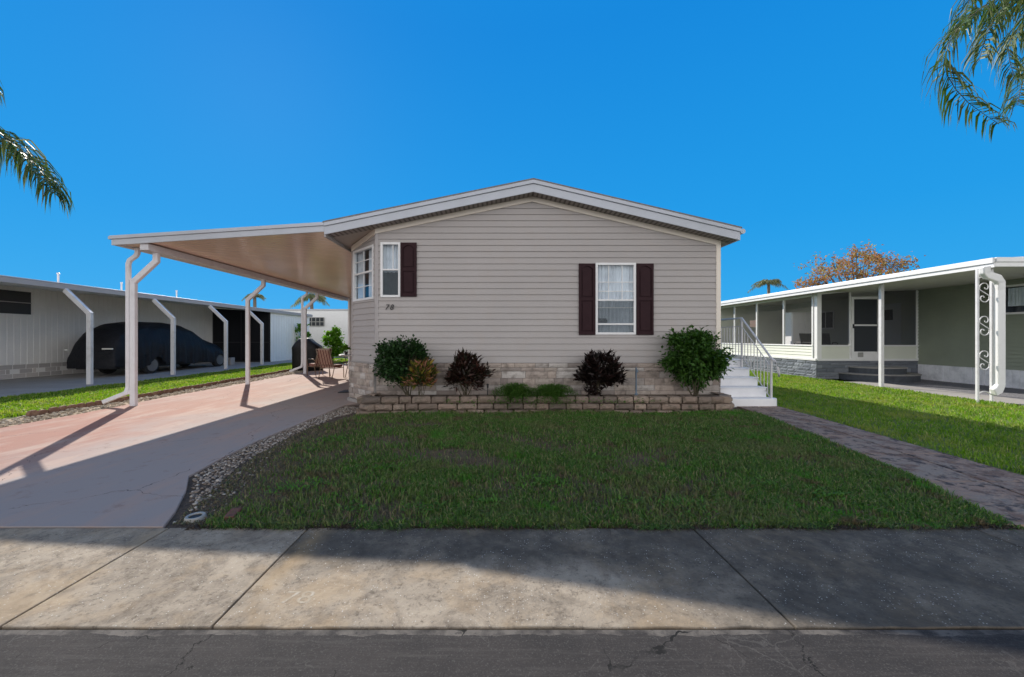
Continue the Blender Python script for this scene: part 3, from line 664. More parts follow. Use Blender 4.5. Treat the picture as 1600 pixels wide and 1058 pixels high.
# corner posts
mb=MB(); mb.box(WR-.07,WR+.028,WY-.028,WY+.07,.955,ztop(WR)-SO+.0); mb.build('corner_trim',M['trim'],house,bevel=.004)
mb=MB(); mb.M=frb; mb.box(-.02,.045,-.01,.024,.955,3.86); mb.M=fr; mb.box(-.028,.045,0,.024,.955,3.88); mb.build('corner_trim',M['corner'],house,bevel=.003)
mb=MB(); mb.M=frb; mb.box(Lb-.05,Lb+.01,0,.024,.955,3.68); mb.M=frame((BX,BYy,0),(0,1,0),(-1,0,0)); mb.box(-.01,.05,0,.022,.955,3.68); mb.build('corner_trim',M['corner'],house,bevel=.003)
# starter strip
mb=MB(); mb.M=fr; mb.box(0,Lw,.0,.03,.952,.967); mb.M=frb; mb.box(0.03,Lb,.0,.03,.952,.967); mb.build('drip_edge',M['corner'],house)
# frieze boards under soffit
FT=.115
mb=MB()
def frz(x0,x1,y0,y1,h,dz=0): mb.prism([(x0,y0,ztop(x0)-SO-h-dz),(x1,y0,ztop(x1)-SO-h-dz),(x1,y0,ztop(x1)-SO-.001-dz),(x0,y0,ztop(x0)-SO-.001-dz)],(0,y1-y0,0))
frz(WL-.03,PK,WY-.036,WY+.01,FT); frz(PK,WR-.03,WY-.036,WY+.01,FT)
mb.build('frieze_board',M['trim'],house,bevel=.004)
mb=MB(); A=Vector((WL,WY,0)); B=Vector((BX,BYy,0)); nn=Vector((-(B-A).normalized().y,(B-A).normalized().x,0))*.036
za=ztop(WL)-SO; zb2=3.69
mb.prism([(A.x,A.y,za-.12),(B.x,B.y,zb2-.12),(B.x,B.y,zb2),(A.x,A.y,za)],nn); mb.build('frieze_board',M['trim'],house,bevel=.004)
# soffit: gable overhang and eaves
mb=MB()
for x0,x1 in ((XL+.02,PK),(PK,XR-.03)):
    mb.prism([(x0,FY+.03,ztop(x0)-SO),(x1,FY+.03,ztop(x1)-SO),(x1,FY+.03,ztop(x1)-SO+.02),(x0,FY+.03,ztop(x0)-SO+.02)],(0,WY-FY-.03,0))
mb.build('soffit',M['soffit'],house)
mb=MB()
z1=ztop(XL)-SO; 
mb.poly([(XL+.02,WY,z1+.004),(WL,WY,za+.004),(WL,HB,za+.004),(XL+.02,HB,z1+.004)])
mb.poly([(WR,WY,ztop(WR)-SO),(XR-.03,WY,ztop(XR)-SO),(XR-.03,HB,ztop(XR)-SO),(WR,HB,ztop(WR)-SO)])
mb.build('eave_soffit',M['plainsoffit'],house)
# roof deck
mb=MB(); T=.03
for x0,x1 in ((XL-.02,PK),(PK,XR+.02)):
    mb.prism([(x0,FY-.03,ztop(x0)+.002),(x1,FY-.03,ztop(x1)+.002),(x1,FY-.03,ztop(x1)+T),(x0,FY-.03,ztop(x0)+T)],(0,HB-FY+.3,0))
mb.build('roof',M['shingle'],house)
# fascia with stepped profile
mb=MB()
def fas(x0,x1,a,b_,y0,y1,zf=ztop): mb.prism([(x0,y0,zf(x0)-b_),(x1,y0,zf(x1)-b_),(x1,y0,zf(x1)-a),(x0,y0,zf(x0)-a)],(0,y1-y0,0))
for x0,x1 in ((XL,PK),(PK,XR)):
    fas(x0,x1,.0,.075,FY-.028,FY+.03); fas(x0,x1,.079,SO+.012,FY,FY+.028)
mb.box(XR-.026,XR+.01,FY+.03,HB,ztop(XR)-.10,ztop(XR)+.005)
mb.prism([(XR-.026,FY+.03,ztop(XR)-.1),(XR+.10,FY+.03,ztop(XR)-.01),(XR+.10,FY+.03,ztop(XR)+.01),(XR+.012,FY+.03,ztop(XR)-.0)],(0,HB-FY,0)) if 0 else None
mb.box(XR-.03,XR,FY+.028,HB,ztop(XR)-SO-.01,ztop(XR)-.104)
mb.build('fascia',M['fascia'],house,bevel=.004)
mb=MB(); mb.tube([(XR+.05,FY-.01,ztop(XR)-.06),(XR+.05,HB,ztop(XR)-.06)],.055,8); mb.build('gutter',M['fascia'],house)
# stone skirting
mb=MB(); mb.M=fr; mb.box(0,Lw,-.1,.008,0,.95); mb.M=frb; mb.box(0,Lb,-.1,.02,0,.95); mb.M=frame((WR,WY,0),(0,1,0),(1,0,0)); mb.box(.0,HB-WY-.2,-.1,.006,0,.96); mb.M=frame((BX,BYy,0),(0,1,0),(-1,0,0)); mb.box(0,HB-BYy-.2,-.1,.0,0,.96); mb.build('skirting_base',M['mortar'],house)
mb=MB(); mb.M=fr; mb.M=frame((WL,WY-.01,0),(1,0,0),(0,-1,0)); stones(mb,Lw,.0,.95,seed=4)
mb.M=frame((WR+.006,WY-.04,0),(0,1,0),(1,0,0)); stones(mb,3,.0,.95,seed=5)
mb.build('stone_skirting',M['stone'],house)
# bay plinth: slightly proud, squared blocks
mb=MB(); off=nn*2.2; mb.M=frame((WL+.02+off.x,WY-.0+off.y,0),u,(nn.x,nn.y,0)); stones(mb,Lb+.02,.09,.93,hs=(.105,.12,.14),ls=(.18,.42),seed=9)
mb.M=frame((BX+off.x,BYy+off.y,0),(0,1,0),(-1,0,0)); stones(mb,4.4,.09,.93,hs=(.105,.12,.14),ls=(.18,.42),seed=10)
mb.build('bay_stone',M['stone'],house)
mb=MB(); mb.M=frame((WL+.02,WY,0),u,(nn.x,nn.y,0)); mb.box(-.0,Lb,-.05,.078,.0,.93); mb.box(0,Lb+.05,0,.13,.0,.085); mb.box(-.02,Lb+.05,0,.10,.93,.951)
mb.build('plinth',M['concrete'],house,bevel=.006)
# windows
def cur(a,b_,c,d): return (a,b_,c,d)
u0,u1,z0,z1=h1
w=window(house,fr,u0,u1,z0,z1,.05,[2.99],[('v',(u0+u1)/2+.05,3.01,z1-.05)],[(u0+.02,u1-.02,2.95,3.56)])
mb=MB(); mb.M=fr; mb.poly([(u0+.05,.012,z0+.05),(u1-.05,.012,z0+.05),(u1-.05,.012,2.97),(u0+.05,.012,2.97)]); mb.build('insect_screen',M['winscreen'],w)
u0,u1,z0,z1=h2
k1=u0+(u1-u0)/3;k2=u0+(u1-u0)*2/3
w=window(house,fr,u0,u1,z0,z1,.05,[2.325,1.80],[('v',k1,2.34,z1-.05),('v',k2,2.34,z1-.05),('h',2.72,u0+.05,u1-.05),('h',2.52,u0+.05,u1-.05),('h',2.16,u0+.05,u1-.05)],[(u0+.02,u0+.36,1.6,3.12),(u0+.34,u1-.02,1.6,3.12)])
mb=MB(); mb.M=fr; mb.poly([(u0+.05,.012,z0+.05),(u1-.05,.012,z0+.05),(u1-.05,.012,2.30),(u0+.05,.012,2.30)]); mb.build('insect_screen',M['winscreen'],w)
a=MB(); a.M=fr; a.box(u0+.06,u0+.28,-.10,-.05,1.84,1.90); a.box(u0+.07,u0+.15,-.1,-.048,1.86,1.93); a.box(u0+.18,u0+.26,-.1,-.048,1.86,1.93); tag(a.build('window_ornament',M['black'],None,origin=(WL+u0+.17,WY+.07,1.84)),'small black gadget on the sill behind the tall front window','ornament')
u0,u1,z0,z1=bw; um=(u0+u1)/2
window(house,frb,u0,u1,z0,z1,.05,[2.99],[('v',um,z0+.05,z1-.05),('h',3.27,u0+.05,u1-.05),('h',2.68,u0+.05,u1-.05)],[(u0+.02,u0+.46,2.40,3.54),(u1-.30,u1-.02,2.40,3.54)])
# shutters: raised panels with arched top
def shutter(u0,u1,z0,z1):
    mb=MB(); mb.M=fr; w=u1-u0; s=.048
    mb.box(u0,u0+s,.018,.052,z0,z1); mb.box(u1-s,u1,.018,.052,z0,z1)
    zm=z0+(z1-z0)*.5
    for a,b_ in ((z0,z0+.07),(zm-.035,zm+.035)): mb.box(u0+s,u1-s,.018,.050,a,b_)
    # arched head
    n=10; pts=[(u1-s,.018,z1),(u0+s,.018,z1)]
    for i in range(n+1):
        f=i/n; pts.append((u0+s+(w-2*s)*f,.018,z1-.13+.075*math.sin(PI*f)))
    mb.prism(pts,(0,.032,0))
    mb.box(u0+s,u1-s,.016,.028,z0+.07,z1-.05)
    mb.box(u0+s+.03,u1-s-.03,.02,.044,z0+.10,zm-.065); mb.box(u0+s+.03,u1-s-.03,.02,.044,zm+.065,z1-.16)
    return mb.build('shutter',M['shutter'],house,bevel=.004)
shutter(-2.066-WL,-1.715-WL,2.40,3.575); shutter(1.82-WL,2.172-WL,1.565,3.12); shutter(3.078-WL,3.445-WL,1.565,3.12)
# house number
for ch,xx in (('7',-2.41),('8',-2.305)):
    me=text_mesh(ch,.165,.008,.25); o=bpy.data.objects.new('house_number',me); C.objects.link(o); me.materials.append(M['number']); o.parent=house
    o.location=Vector((xx,WY-.034,2.115))-BASE[house]; o.rotation_euler=(PI/2,0,0)
# utility shed under the back of the carport
mb=MB(); mb.M=frame((-7.1,18.6,0),(1,0,0),(0,-1,0)); siding(mb,3.62,.0,3.45,.1345); mb.M=frame((-7.1,25,0),(0,-1,0),(-1,0,0)); siding(mb,6.4,.0,3.45,.1345)
mb.M=None; mb.box(-7.09,-3.48,18.605,25,0,3.44)
sh=mb.build('storage_shed',M['siding'],None,origin=(-5.3,18.6,0)); tag(sh,'beige sided storage room at the back of the carport behind the patio chairs','shed')
mb=MB(); mb.box(-7.13,-7.05,18.57,18.62,0,3.40); mb.build('corner_trim',M['white'],sh,bevel=.004)

# ================================================================== CARPORT
cp=thing('carport',(-5.9,FY,0),'pale aluminium carport roof on angled posts over the salmon driveway','carport')
CX=-8.12; CZ=3.63; CB=20.2
def cz(x): return CZ+(x-CX)*(ZL-CZ)/(XL-CX)
mb=MB(); mb.prism([(CX,FY-.0,cz(CX)-.02),(XL,FY-.0,cz(XL)-.02),(XL,FY,cz(XL)+.02),(CX,FY,cz(CX)+.02)],(0,CB-FY,0)); mb.build('roof_panel',M['fascia'],cp)
# ribbed ceiling: pans running from the eave to the house
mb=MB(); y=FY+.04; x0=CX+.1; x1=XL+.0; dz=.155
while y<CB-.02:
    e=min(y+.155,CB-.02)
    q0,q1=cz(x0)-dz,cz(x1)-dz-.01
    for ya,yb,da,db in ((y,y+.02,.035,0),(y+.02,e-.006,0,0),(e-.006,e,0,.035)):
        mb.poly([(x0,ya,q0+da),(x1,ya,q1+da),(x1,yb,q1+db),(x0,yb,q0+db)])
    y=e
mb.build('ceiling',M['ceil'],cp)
mb=MB()
def fas2(a,b_,y0,y1,xa=CX,xb=XL-.002): mb.prism([(xa,y0,cz(xa)-b_),(xb,y0,cz(xb)-b_),(xb,y0,cz(xb)-a),(xa,y0,cz(xa)-a)],(0,y1-y0,0))
fas2(-.0,.06,FY-.026,FY+.03); fas2(.063,.185,FY-.001,FY+.028,CX+.05)
mb.build('fascia',M['fascia'],cp,bevel=.004)
# gutter on the eave, K profile
mb=MB(); P=[(CX,0,cz(CX)+.0),(CX+.02,0,cz(CX)-.07),(CX+.06,0,cz(CX)-.10),(CX+.07,0,cz(CX)-.18),(CX+.19,0,cz(CX)-.18),(CX+.19,0,cz(CX)-.02)]
mb.prism([(p[0],FY+.032,p[2]) for p in P],(0,CB-FY-.1,0)); mb.build('gutter',M['post'],cp,bevel=.004)
mb=MB(); mb.box(-7.52,-7.34,FY+.05,CB-.1,3.36,cz(-7.5)-.17); mb.build('beam',M['post'],cp,bevel=.004)
mb=MB(); mb.box(XL-.02,XL+.02,FY+.04,CB-.1,3.63,3.76); mb.build('wall_beam',M['corner'],cp,bevel=.003)
PX=-7.93
def cpost(y,dsp,zt=2.72):
    mb=MB(); mb.bar([(PX,y,.0),(PX,y,zt),(-7.43,y,3.18),(-7.43,y,3.37)],.115,.085); mb.build('post',M['post'],cp,bevel=.012)
    if dsp:
        mb=MB(); x=PX-.115; mb.bar([(x-.5,y-.05,.10),(x-.02,y-.02,.30),(x,y,.42),(x,y,3.12),(x+.03,y,3.2),(x+.17,y,3.30),(x+.2,y,3.36),(x+.2,y,3.48)],.085,.07); mb.build('downspout',M['post'],cp,bevel=.012)
cpost(8.42,True); cpost(12.3,False); cpost(16.0,True)

# ================================================================== PLANTER WALL AND BED
planter=[(-2.62,8.25),(-2.72,7.78),(-2.55,7.62),(-2.0,7.64),(-1.2,7.72),(0,7.74),(1.5,7.74),(3,7.72),(4.2,7.68),(4.72,7.76),(4.86,8.0),(4.84,8.3)]
mb=MB(); r=random.Random(12)
def along(path,s):
    P=[Vector((p[0],p[1],0)) for p in path]; 
    for a,b_ in zip(P,P[1:]):
        l=(b_-a).length
        if s<=l: return a.lerp(b_,s/l),(b_-a).normalized()
        s-=l
    return P[-1],(P[-1]-P[-2]).normalized()
tot=sum((Vector(b_)-Vector(a)).length for a,b_ in zip(planter,planter[1:]))
def rough_block(mb,c,u,w,L,D,h,r):
    """split faced block, bulging front"""
    nu,nz=4,3; rows=[]
    for j in range(nz+1):
        row=[]
        for i in range(nu+1):
            a=i/nu-.5; b_=j/nz; ed=(abs(a)>.49)+(j in(0,nz))
            bul=.05*(1-(2*a)**4)*(1-(2*b_-1)**4)+r.uniform(-.007,.007)
            p=c+u*(a*L*(1-.07*abs(2*b_-1)**3))+w*(D/2-.02+bul)+Vector((0,0,b_*h))
            row.append(mb.vt(p))
        rows.append(row)
    for j in range(nz):
        for i in range(nu): mb.f.append([rows[j][i],rows[j][i+1],rows[j+1][i+1],rows[j+1][i]])
    bk=[mb.vt(c+u*(a*L*.8)-w*D/2+Vector((0,0,z))) for a,z in ((-.5,0),(.5,0),(.5,h),(-.5,h))]
    mb.f.append(rows[nz]+[bk[2],bk[3]]); mb.f.append(rows[0][::-1]+[bk[0],bk[1]])
    mb.f.append([rows[j][0] for j in range(nz+1)]+[bk[3],bk[0]]); mb.f.append([rows[j][nu] for j in range(nz+1)][::-1]+[bk[1],bk[2]])
zz=-.05
for ci,h in enumerate((.115,.125,.14)):
    s=-.1+.16*(ci%2)+r.uniform(0,.05)
    while s<tot:
        L=r.uniform(.24,.40); c,u_=along(planter,max(0,s+L/2)); w_=Vector((u_.y,-u_.x,0))
        rough_block(mb,c+w_*(-.03*ci+r.uniform(-.01,.01))+Vector((0,0,zz+r.uniform(-.004,.004))),u_,w_,L-.016,.2,h-.012,r); s+=L
    zz+=h
tag(mb.build('planter_wall',M['block'],None,origin=(1.1,7.75,0)),'low curved tan block planter wall along the house front','planter wall')
sheet('planting_bed',[(p[0]*.985+.015,p[1]+.04) for p in planter],.27,M['soil'],.26)
BZ=.27
# plants
def bp(x,y,d): return px(x,y,d)
clump_shrub('green_shrub',px(627,563,7.95),.58,.36,.45,M['leafA'],'round dark green shrub by the left corner of the house front','shrub',n=8500,L=.06,W=.045,base=(px(640,612,7.98).x,7.98,BZ),seed=3,lump=.12,stems=6,sub=60,up=.4)
clump_shrub('croton',px(657,588,7.86),.30,.22,.30,M['croton'],'small yellow and pink croton under the round green shrub','shrub',n=1100,L=.15,W=.055,base=(px(657,612,7.86).x,7.86,BZ),seed=5,up=.9,stems=6,sub=18)
def croton(name,c,rx,rz,m,label,seed,n=900):
    return clump_shrub(name,c,rx,.26,rz,m,label,'shrub',n=n,L=.145,W=.05,base=(c.x,c.y,BZ),seed=seed,up=.7,stems=7,lump=.34,sub=24,droop=.3)
croton('dark_croton',px(726,586,7.95),.46,.40,M['burg'],'open dark red leaved croton left of the low ferns',7,1450)
croton('purple_shrub',px(936,582,7.98),.40,.43,M['burg2'],'rounded blackish purple shrub below the tall front window',8,2600)
clump_shrub('large_shrub',px(1091,559,8.0),.66,.42,.55,M['leafB'],'large loose green shrub at the right corner beside the steps','shrub',n=8000,L=.095,W=.052,base=(px(1086,612,8.0).x,8.0,BZ),seed=11,lump=.2,stems=9,sub=64,up=.1,droop=.5)
def fernmound(c,rx,ry,rz,label,seed,n=3600):
    r=random.Random(seed); mb=MB(); c=Vector(c)
    for i in range(n//20):
        a=r.uniform(0,2*PI); q=r.random()**.6; e=Vector((math.cos(a)*rx*q,math.sin(a)*ry*q,rz*(1-q**5)*r.uniform(.45,1.1)+ .02)); b=c+Vector((e.x*.3,e.y*.3,0))
        L=b+Vector((0,0,e.z)); tip=c+Vector((e.x*1.15,e.y*1.25,e.z*.7-(.24*r.random() if e.y<-.4*ry else 0)))
        for k in range(20):
            f=k/19; p=b.lerp(L,f).lerp(L.lerp(tip,f),f); d=Vector((r.uniform(-1,1),r.uniform(-1,1),r.uniform(-.4,.8)))
            mb.leaf(p,d,Vector((0,0,1)),.055,.010,.0,.2)
    return tag(mb.build('fern',M['fern'],None,origin=c),label,'fern','low ferny ground plants')
fernmound((px(806,612,7.9).x,7.84,BZ),.50,.28,.33,'feathery green fern mound spilling over the planter wall, left of the pair',2,15000)
fernmound((px(862,612,7.9).x,7.84,BZ),.54,.28,.31,'feathery green fern mound trailing over the planter wall, right of the pair',3,15000)
r=random.Random(2); mb=MB()
for i in range(260):
    x=r.uniform(-1.0,3.3); y=7.68+r.uniform(-.1,.08); mb.leaf((x,y,BZ-.03+r.uniform(-.1,.06)*(1 if r.random()<.4 else .3)),Vector((r.uniform(-1,1),-.5,r.uniform(-.2,.8))),Vector((0,-1,.3)),.05,.014)
tag(mb.build('weeds',M['fern'],None),'thin weeds growing from the top joints of the planter wall','weeds',kind='stuff')
# solar stake and pipe
p=px(762,600,7.9); t=thing('garden_light',(p.x,7.9,BZ),'slim black garden light stake between dark croton and ferns','garden light')
mb=MB(); mb.tube([(p.x,7.9,BZ-.02),(p.x,7.9,BZ+.2)],.008,8); mb.build('stake',M['black'],t)
mb=MB(); mb.lathe((p.x,7.9,BZ+.2),[(.012,0),(.02,.01),(.02,.06),(.026,.065),(.018,.085),(.002,.09)],12); mb.build('lamp_head',M['black'],t)
p=px(994,600,8.22); t=thing('water_pipe',(p.x,8.22,BZ),'thin blue grey water pipe rising against the stone skirting','pipe')
mb=MB(); mb.tube([(p.x,8.22,BZ-.02),(p.x,8.22,BZ+.60)],.016,10); mb.build('riser',M['pipe'],t)
mb=MB(); mb.lathe((p.x,8.22,BZ),[(.035,0),(.035,.03),(.02,.05)],12); mb.build('foot',M['pipe'],t)
mb=MB(); mb.tube([(p.x,8.22,BZ+.55),(p.x,8.16,BZ+.55),(p.x,8.13,BZ+.5)],.012,8); mb.build('tap',M['pipe'],t)

# ================================================================== ENTRY STEPS
st=thing('entry_steps',(5.5,8.2,0),'white painted entry steps rising along the right side of the house','steps')
RH=.19; TD=.285; y0=8.28
for i in range(5):
    z0_,z1_=i*RH,(i+1)*RH; yy=y0+i*TD
    xa=WR+.06; xb=6.06
    mb=MB()
    if i==0: # rounded bullnose first step
        pts=[(xa+.15,yy,0),(5.93,yy,0)]+[(6.02+.11*math.sin(a),yy+.12-.12*math.cos(a),0) for a in [PI*k/8 for k in range(1,9)]]+[(6.0,yy+TD,0),(xa+.15,yy+TD,0)]
        mb.prism(pts,(0,0,RH))
    else: mb.box(xa,xb-.01,yy,yy+(TD if i<4 else 1.3),0,z1_)
    mb.build('step',M['steps'],st,bevel=.015)
    mb=MB(); 
    if i: mb.box(xa-.0,xb,yy-.03,yy+TD-.03 if i<4 else yy+1.3,z1_,z1_+.022); mb.build('tread',M['steps'],st,bevel=.009)
# railing
t=thing('stair_railing',(6.06,8.4,0),'grey metal railing with thin balusters on the white entry steps','railing')
RX=6.02
yA=8.38; yB=9.38; zA=.19; zB=.97
mb=MB(); mb.bar([(RX,yA,.02),(RX,yA,1.03)],.035,.035); mb.build('post',M['rail'],t)
mb=MB(); mb.bar([(RX,yB,.6),(RX,yB,1.97)],.035,.035); mb.build('post',M['rail'],t)
mb=MB(); mb.bar([(RX,yB+1.2,.6),(RX,yB+1.2,1.97)],.035,.035); mb.build('post',M['rail'],t)
mb=MB(); mb.tube([(RX+.05,yA-.16,.68),(RX+.02,yA-.2,.74),(RX,yA-.2,.86),(RX,yA-.12,1.0),(RX,yA,1.06),(RX,yB,1.98),(RX,yB+1.25,1.98)],.022,8); mb.build('handrail',M['rail'],t,smooth=True)
mb=MB(); mb.tube([(RX,yA,.86),(RX,yB,1.78),(RX,yB+1.2,1.78)],.011,6); mb.tube([(RX,yA,.17),(RX,yB,1.05),(RX,yB+1.2,1.05)],.011,6); mb.build('cross_rail',M['rail'],t)
for i in range(1,9):
    f=i/9; y=yA+(yB-yA)*f; mb=MB(); mb.tube([(RX,y,.17+.88*f),(RX,y,.86+.92*f)],.0105,6); mb.build('baluster',M['rail'],t)
for i in range(1,10):
    y=yB+1.2*i/10; mb=MB(); mb.tube([(RX,y,1.05),(RX,y,1.78)],.0105,6); mb.build('baluster',M['rail'],t)

# ================================================================== LEFT NEIGHBOUR
ln=thing('mobile_home',(-17.6,10,0),'long pale mobile home with flat roof and leaning white posts, left of the driveway','house')
NX=-17.6
mb=MB(); mb.M=frame((NX,4,0),(0,1,0),(1,0,0)); 
def nwall(mb,L,z0,z1,p=.2): ribs(mb,L,z0,z1,p)
# wall with window gap (window sits proud as slider)
nwall(mb,19.9,.52,3.38); mb.build('wall',M['nwall'],ln)
mb=MB(); mb.M=frame((NX,4,0),(0,1,0),(1,0,0)); mb.box(0,19.9,-.2,-.01,0,3.38); mb.build('wall_core',M['nwall'],ln)
mb=MB(); mb.M=frame((NX-.03,4,0),(0,1,0),(1,0,0)); u_=0; k=0
for rI in range(3):
    u_=-.2*(rI%2)
    while u_<19.6:
        a=max(0,u_); 
        if not (rI==1 and k%2): mb.box(a+.01,u_+.39,-.05,.03,.02+rI*.165,.02+rI*.165+.155)
        else: mb.box(a+.01,u_+.12,-.05,.03,.02+rI*.165,.02+rI*.165+.155)
        u_+=.4; k+=1
mb.build('block_skirting',M['blockwall'],ln,bevel=.01)
mb=MB(); mb.M=frame((NX-.03,4,0),(0,1,0),(1,0,0)); mb.box(0,19.9,-.15,-.06,0,.52); mb.build('skirting_back',M['dark'],ln)
# window x 0..47
dW=NX*-600/(774-47); 
mb=MB(); mb.M=frame((NX,0,0),(0,1,0),(1,0,0)); a,b_=12.3,dW; 
mb.box(a,b_,.015,.04,2.38,3.22); w=mb.build('window',mat('black_shade',(.02,.02,.022),.4),ln,bevel=.004)
mb=MB(); mb.M=frame((NX,0,0),(0,1,0),(1,0,0)); mb.box(a-.05,b_+.0,.04,.055,2.79,2.82); mb.build('window_rail',M['corner'],w)
# roof
EX=-13.85; EZ=3.25
mb=MB(); mb.prism([(EX,3,EZ-.03),(EX,3,EZ),(-17.6,3,EZ+.28),(-24,3,EZ+.34),(-24,3,EZ+.2),(-17.6,3,EZ+.12),(EX,3,EZ-.2+.03)],(0,26,0)); mb.build('roof',M['nwall'],ln)
mb=MB(); mb.box(EX-.01,EX+.05,3,29,EZ-.18,EZ-.03); mb.build('fascia',M['corner'],ln,bevel=.004)
mb=MB(); mb.box(EX-.04,EX+.06,3,29,EZ-.026,EZ+.006); mb.build('gutter',M['fascia'],ln,bevel=.006)
for (bx,by) in ((143,601),(280,586),(365,576.5),(430,570)):
    q=gp(bx,by); mb=MB(); X=-13.02; zz=2.28; mb.bar([(X,q.y,0),(X,q.y,zz),(EX+.04,q.y,3.04)],.14,.10); mb.build('post',M['whitepost'],ln,bevel=.008)
# screened enclosure further back
mb=MB(); mb.M=frame((NX,23.9,0),(1,0,0),(0,-1,0)); mb.poly([(0,0,0),(3.6,0,0),(3.6,0,3.12),(0,0,3.34)]); mb.build('screen',mat('black_privacy_screen',(.014,.015,.018),.8,spec=.2),ln)
mb=MB(); mb.M=frame((NX,23.9,0),(1,0,0),(0,-1,0)); 
for x in (0,1.75,3.5): mb.box(x,x+.06,-.03,.02,0,3.1)
mb.box(0,3.56,-.03,.018,1.2,1.25); mb.box(0,3.6,-.03,.03,0,.10); mb.build('screen_frame',M['black'],ln)
mb=MB(); mb.box(-17.5,-14.3,26.0,26.2,0,3.1); mb.build('inner_wall',M['dark'],ln)
mb=MB(); mb.M=frame((-14.0,23.9,0),(0,1,0),(1,0,0)); ribs(mb,5,0,3.1,.3); mb.build('wall',M['nwall'],ln)
mb=MB(); mb.box(-24,-17.82,3.9,24,.0,3.4); mb.build('far_wall',M['nwall'],ln)
# roof vents
for (vx,vy) in ((91,433),(190,444),(276,456)):
    X=-15.2; d=X*-600/(774-vx); mb=MB(); z=EZ+.08; mb.lathe((X,d,z),[(.03,0),(.03,.38),(.045,.39),(.045,.42),(.02,.44)],10); mb.build('roof_vent',M['whitepost'],ln)
# covered vehicle
car=thing('covered_car',(-15.3,17.5,0),'large vehicle under a black cloth cover in the left carport','car')
cx=-15.32; hw=1.0; ya,yb=14.5,20.7
def top(f): # side silhouette
    pts=[(0,1.15),(.02,1.55),(.06,1.85),(.14,2.08),(.25,2.18),(.45,2.20),(.58,2.12),(.68,1.9),(.78,1.52),(.88,1.34),(.96,1.2),(1,.95)]
    for (a,b_),(c_,d) in zip(pts,pts[1:]):
        if f<=c_: return b_+(d-b_)*(f-a)/(c_-a)
    return .95
mb=MB(); NYY=90; NA=40; rows=[]; r=random.Random(4)
for i in range(NYY+1):
    f=i/NYY; y=ya+(yb-ya)*f; zt=top(f); wv=hw*(1-.16*abs(2*f-1)**6)
    row=[]
    for k in range(NA+1):
        a=k/NA; s=2*a-1 # -1 far .. 1 near
        ang=s*PI/2*1.0
        if abs(s)<.5:
            xx=wv*.80*math.sin(s*PI); z=zt-.18*(1-math.cos(s*PI))**1.3
            z=zt-(abs(math.sin(s*PI))**3)*.30
        else:
            g=(abs(s)-.5)*2; zz0=zt-.30; zb=.34+.05*math.sin(f*30)+.03*math.sin(f*71)
            if .21<f<.36 or .80<f<.93: zb+=.30*max(0,math.sin((f-.21)/.15*PI) if f<.5 else math.sin((f-.80)/.13*PI))
            z=zz0+(zb-zz0)*g; xx=math.copysign(wv*(.80+.22*math.sin(min(1,g*1.6)*PI/2)),s)
            xx+=math.copysign(.06*g*math.sin(f*60+2*math.sin(f*19))+.03*g*math.sin(f*131+1.5*k/NA),s)
        xx+=.012*math.sin(f*50+k); 
        row.append(mb.vt((cx+xx,y,z)))
    rows.append(row)
for a,b_ in zip(rows,rows[1:]):
    for k in range(NA): mb.f.append([a[k],a[k+1],b_[k+1],b_[k]])
mb.f.append(rows[0]); mb.f.append(rows[-1][::-1])
mb.build('car_cover',M['cover'],car,smooth=True)
mb=MB(); mb.box(cx-.85,cx+.85,ya+.3,yb-.3,.28,.8); mb.build('underbody',M['black'],car)
for wy in (16.05,20.0):
    for sg in (1,-1):
        mb=MB(); mb.M=Matrix.Translation((cx+sg*.86,wy,.37))@Matrix.Rotation(PI/2,4,'Y'); mb.lathe((0,0,-.12),[(.25,0),(.35,.02),(.37,.06),(.37,.18),(.35,.22),(.25,.24)],28); wh=mb.build('wheel',M['tyre'],car,smooth=False)
        mb=MB(); mb.M=Matrix.Translation((cx+sg*(.86+.12),wy,.37))@Matrix.Rotation(PI/2,4,'Y')
        for k in range(5):
            a=2*PI*k/5; mb.prism([(.05*math.cos(a-.5),.05*math.sin(a-.5),0),(.24*math.cos(a-.16),.24*math.sin(a-.16),0),(.24*math.cos(a+.16),.24*math.sin(a+.16),0),(.05*math.cos(a+.5),.05*math.sin(a+.5),0)],(0,0,.02))
        mb.lathe((0,0,-.01),[(.0,0),(.06,0),(.06,.035),(0,.035)],12); mb.lathe((0,0,-.02),[(.235,0),(.255,0),(.255,.035),(.235,.035)],28); mb.build('rim',M['rim'],wh)
q=px(180,544,14.9)
mb=MB(); mb.box(-14.80,-14.42,14.44,14.49,1.06,1.11); mb.build('reflective_strip',M['reflector'],car)
mb=MB(); mb.box(-16.20,-16.10,14.44,14.48,1.02,1.07); mb.build('reflective_strip',M['reflector'],car)
mb=MB(); q=gp(357,571); mb.prism([(q.x-.5,q.y,.01),(q.x+.12,q.y,.01),(q.x+.12,q.y,.42),(q.x-.02,q.y,.42)],(0,.35,0)); tag(mb.build('wedge_ramp',M['concrete'],bevel=.02,origin=(q.x,q.y,0)),'small grey wedge shaped block at the nose of the covered car','ramp')

# ================================================================== RIGHT NEIGHBOUR
rn=thing('mobile_home',(15.4,11,0),'sage green mobile home with flat roof and screened porch, right of the lawn','house')
HX=15.4; EX2=11.3; PY=14.0; PX0=11.72
FB=8.7
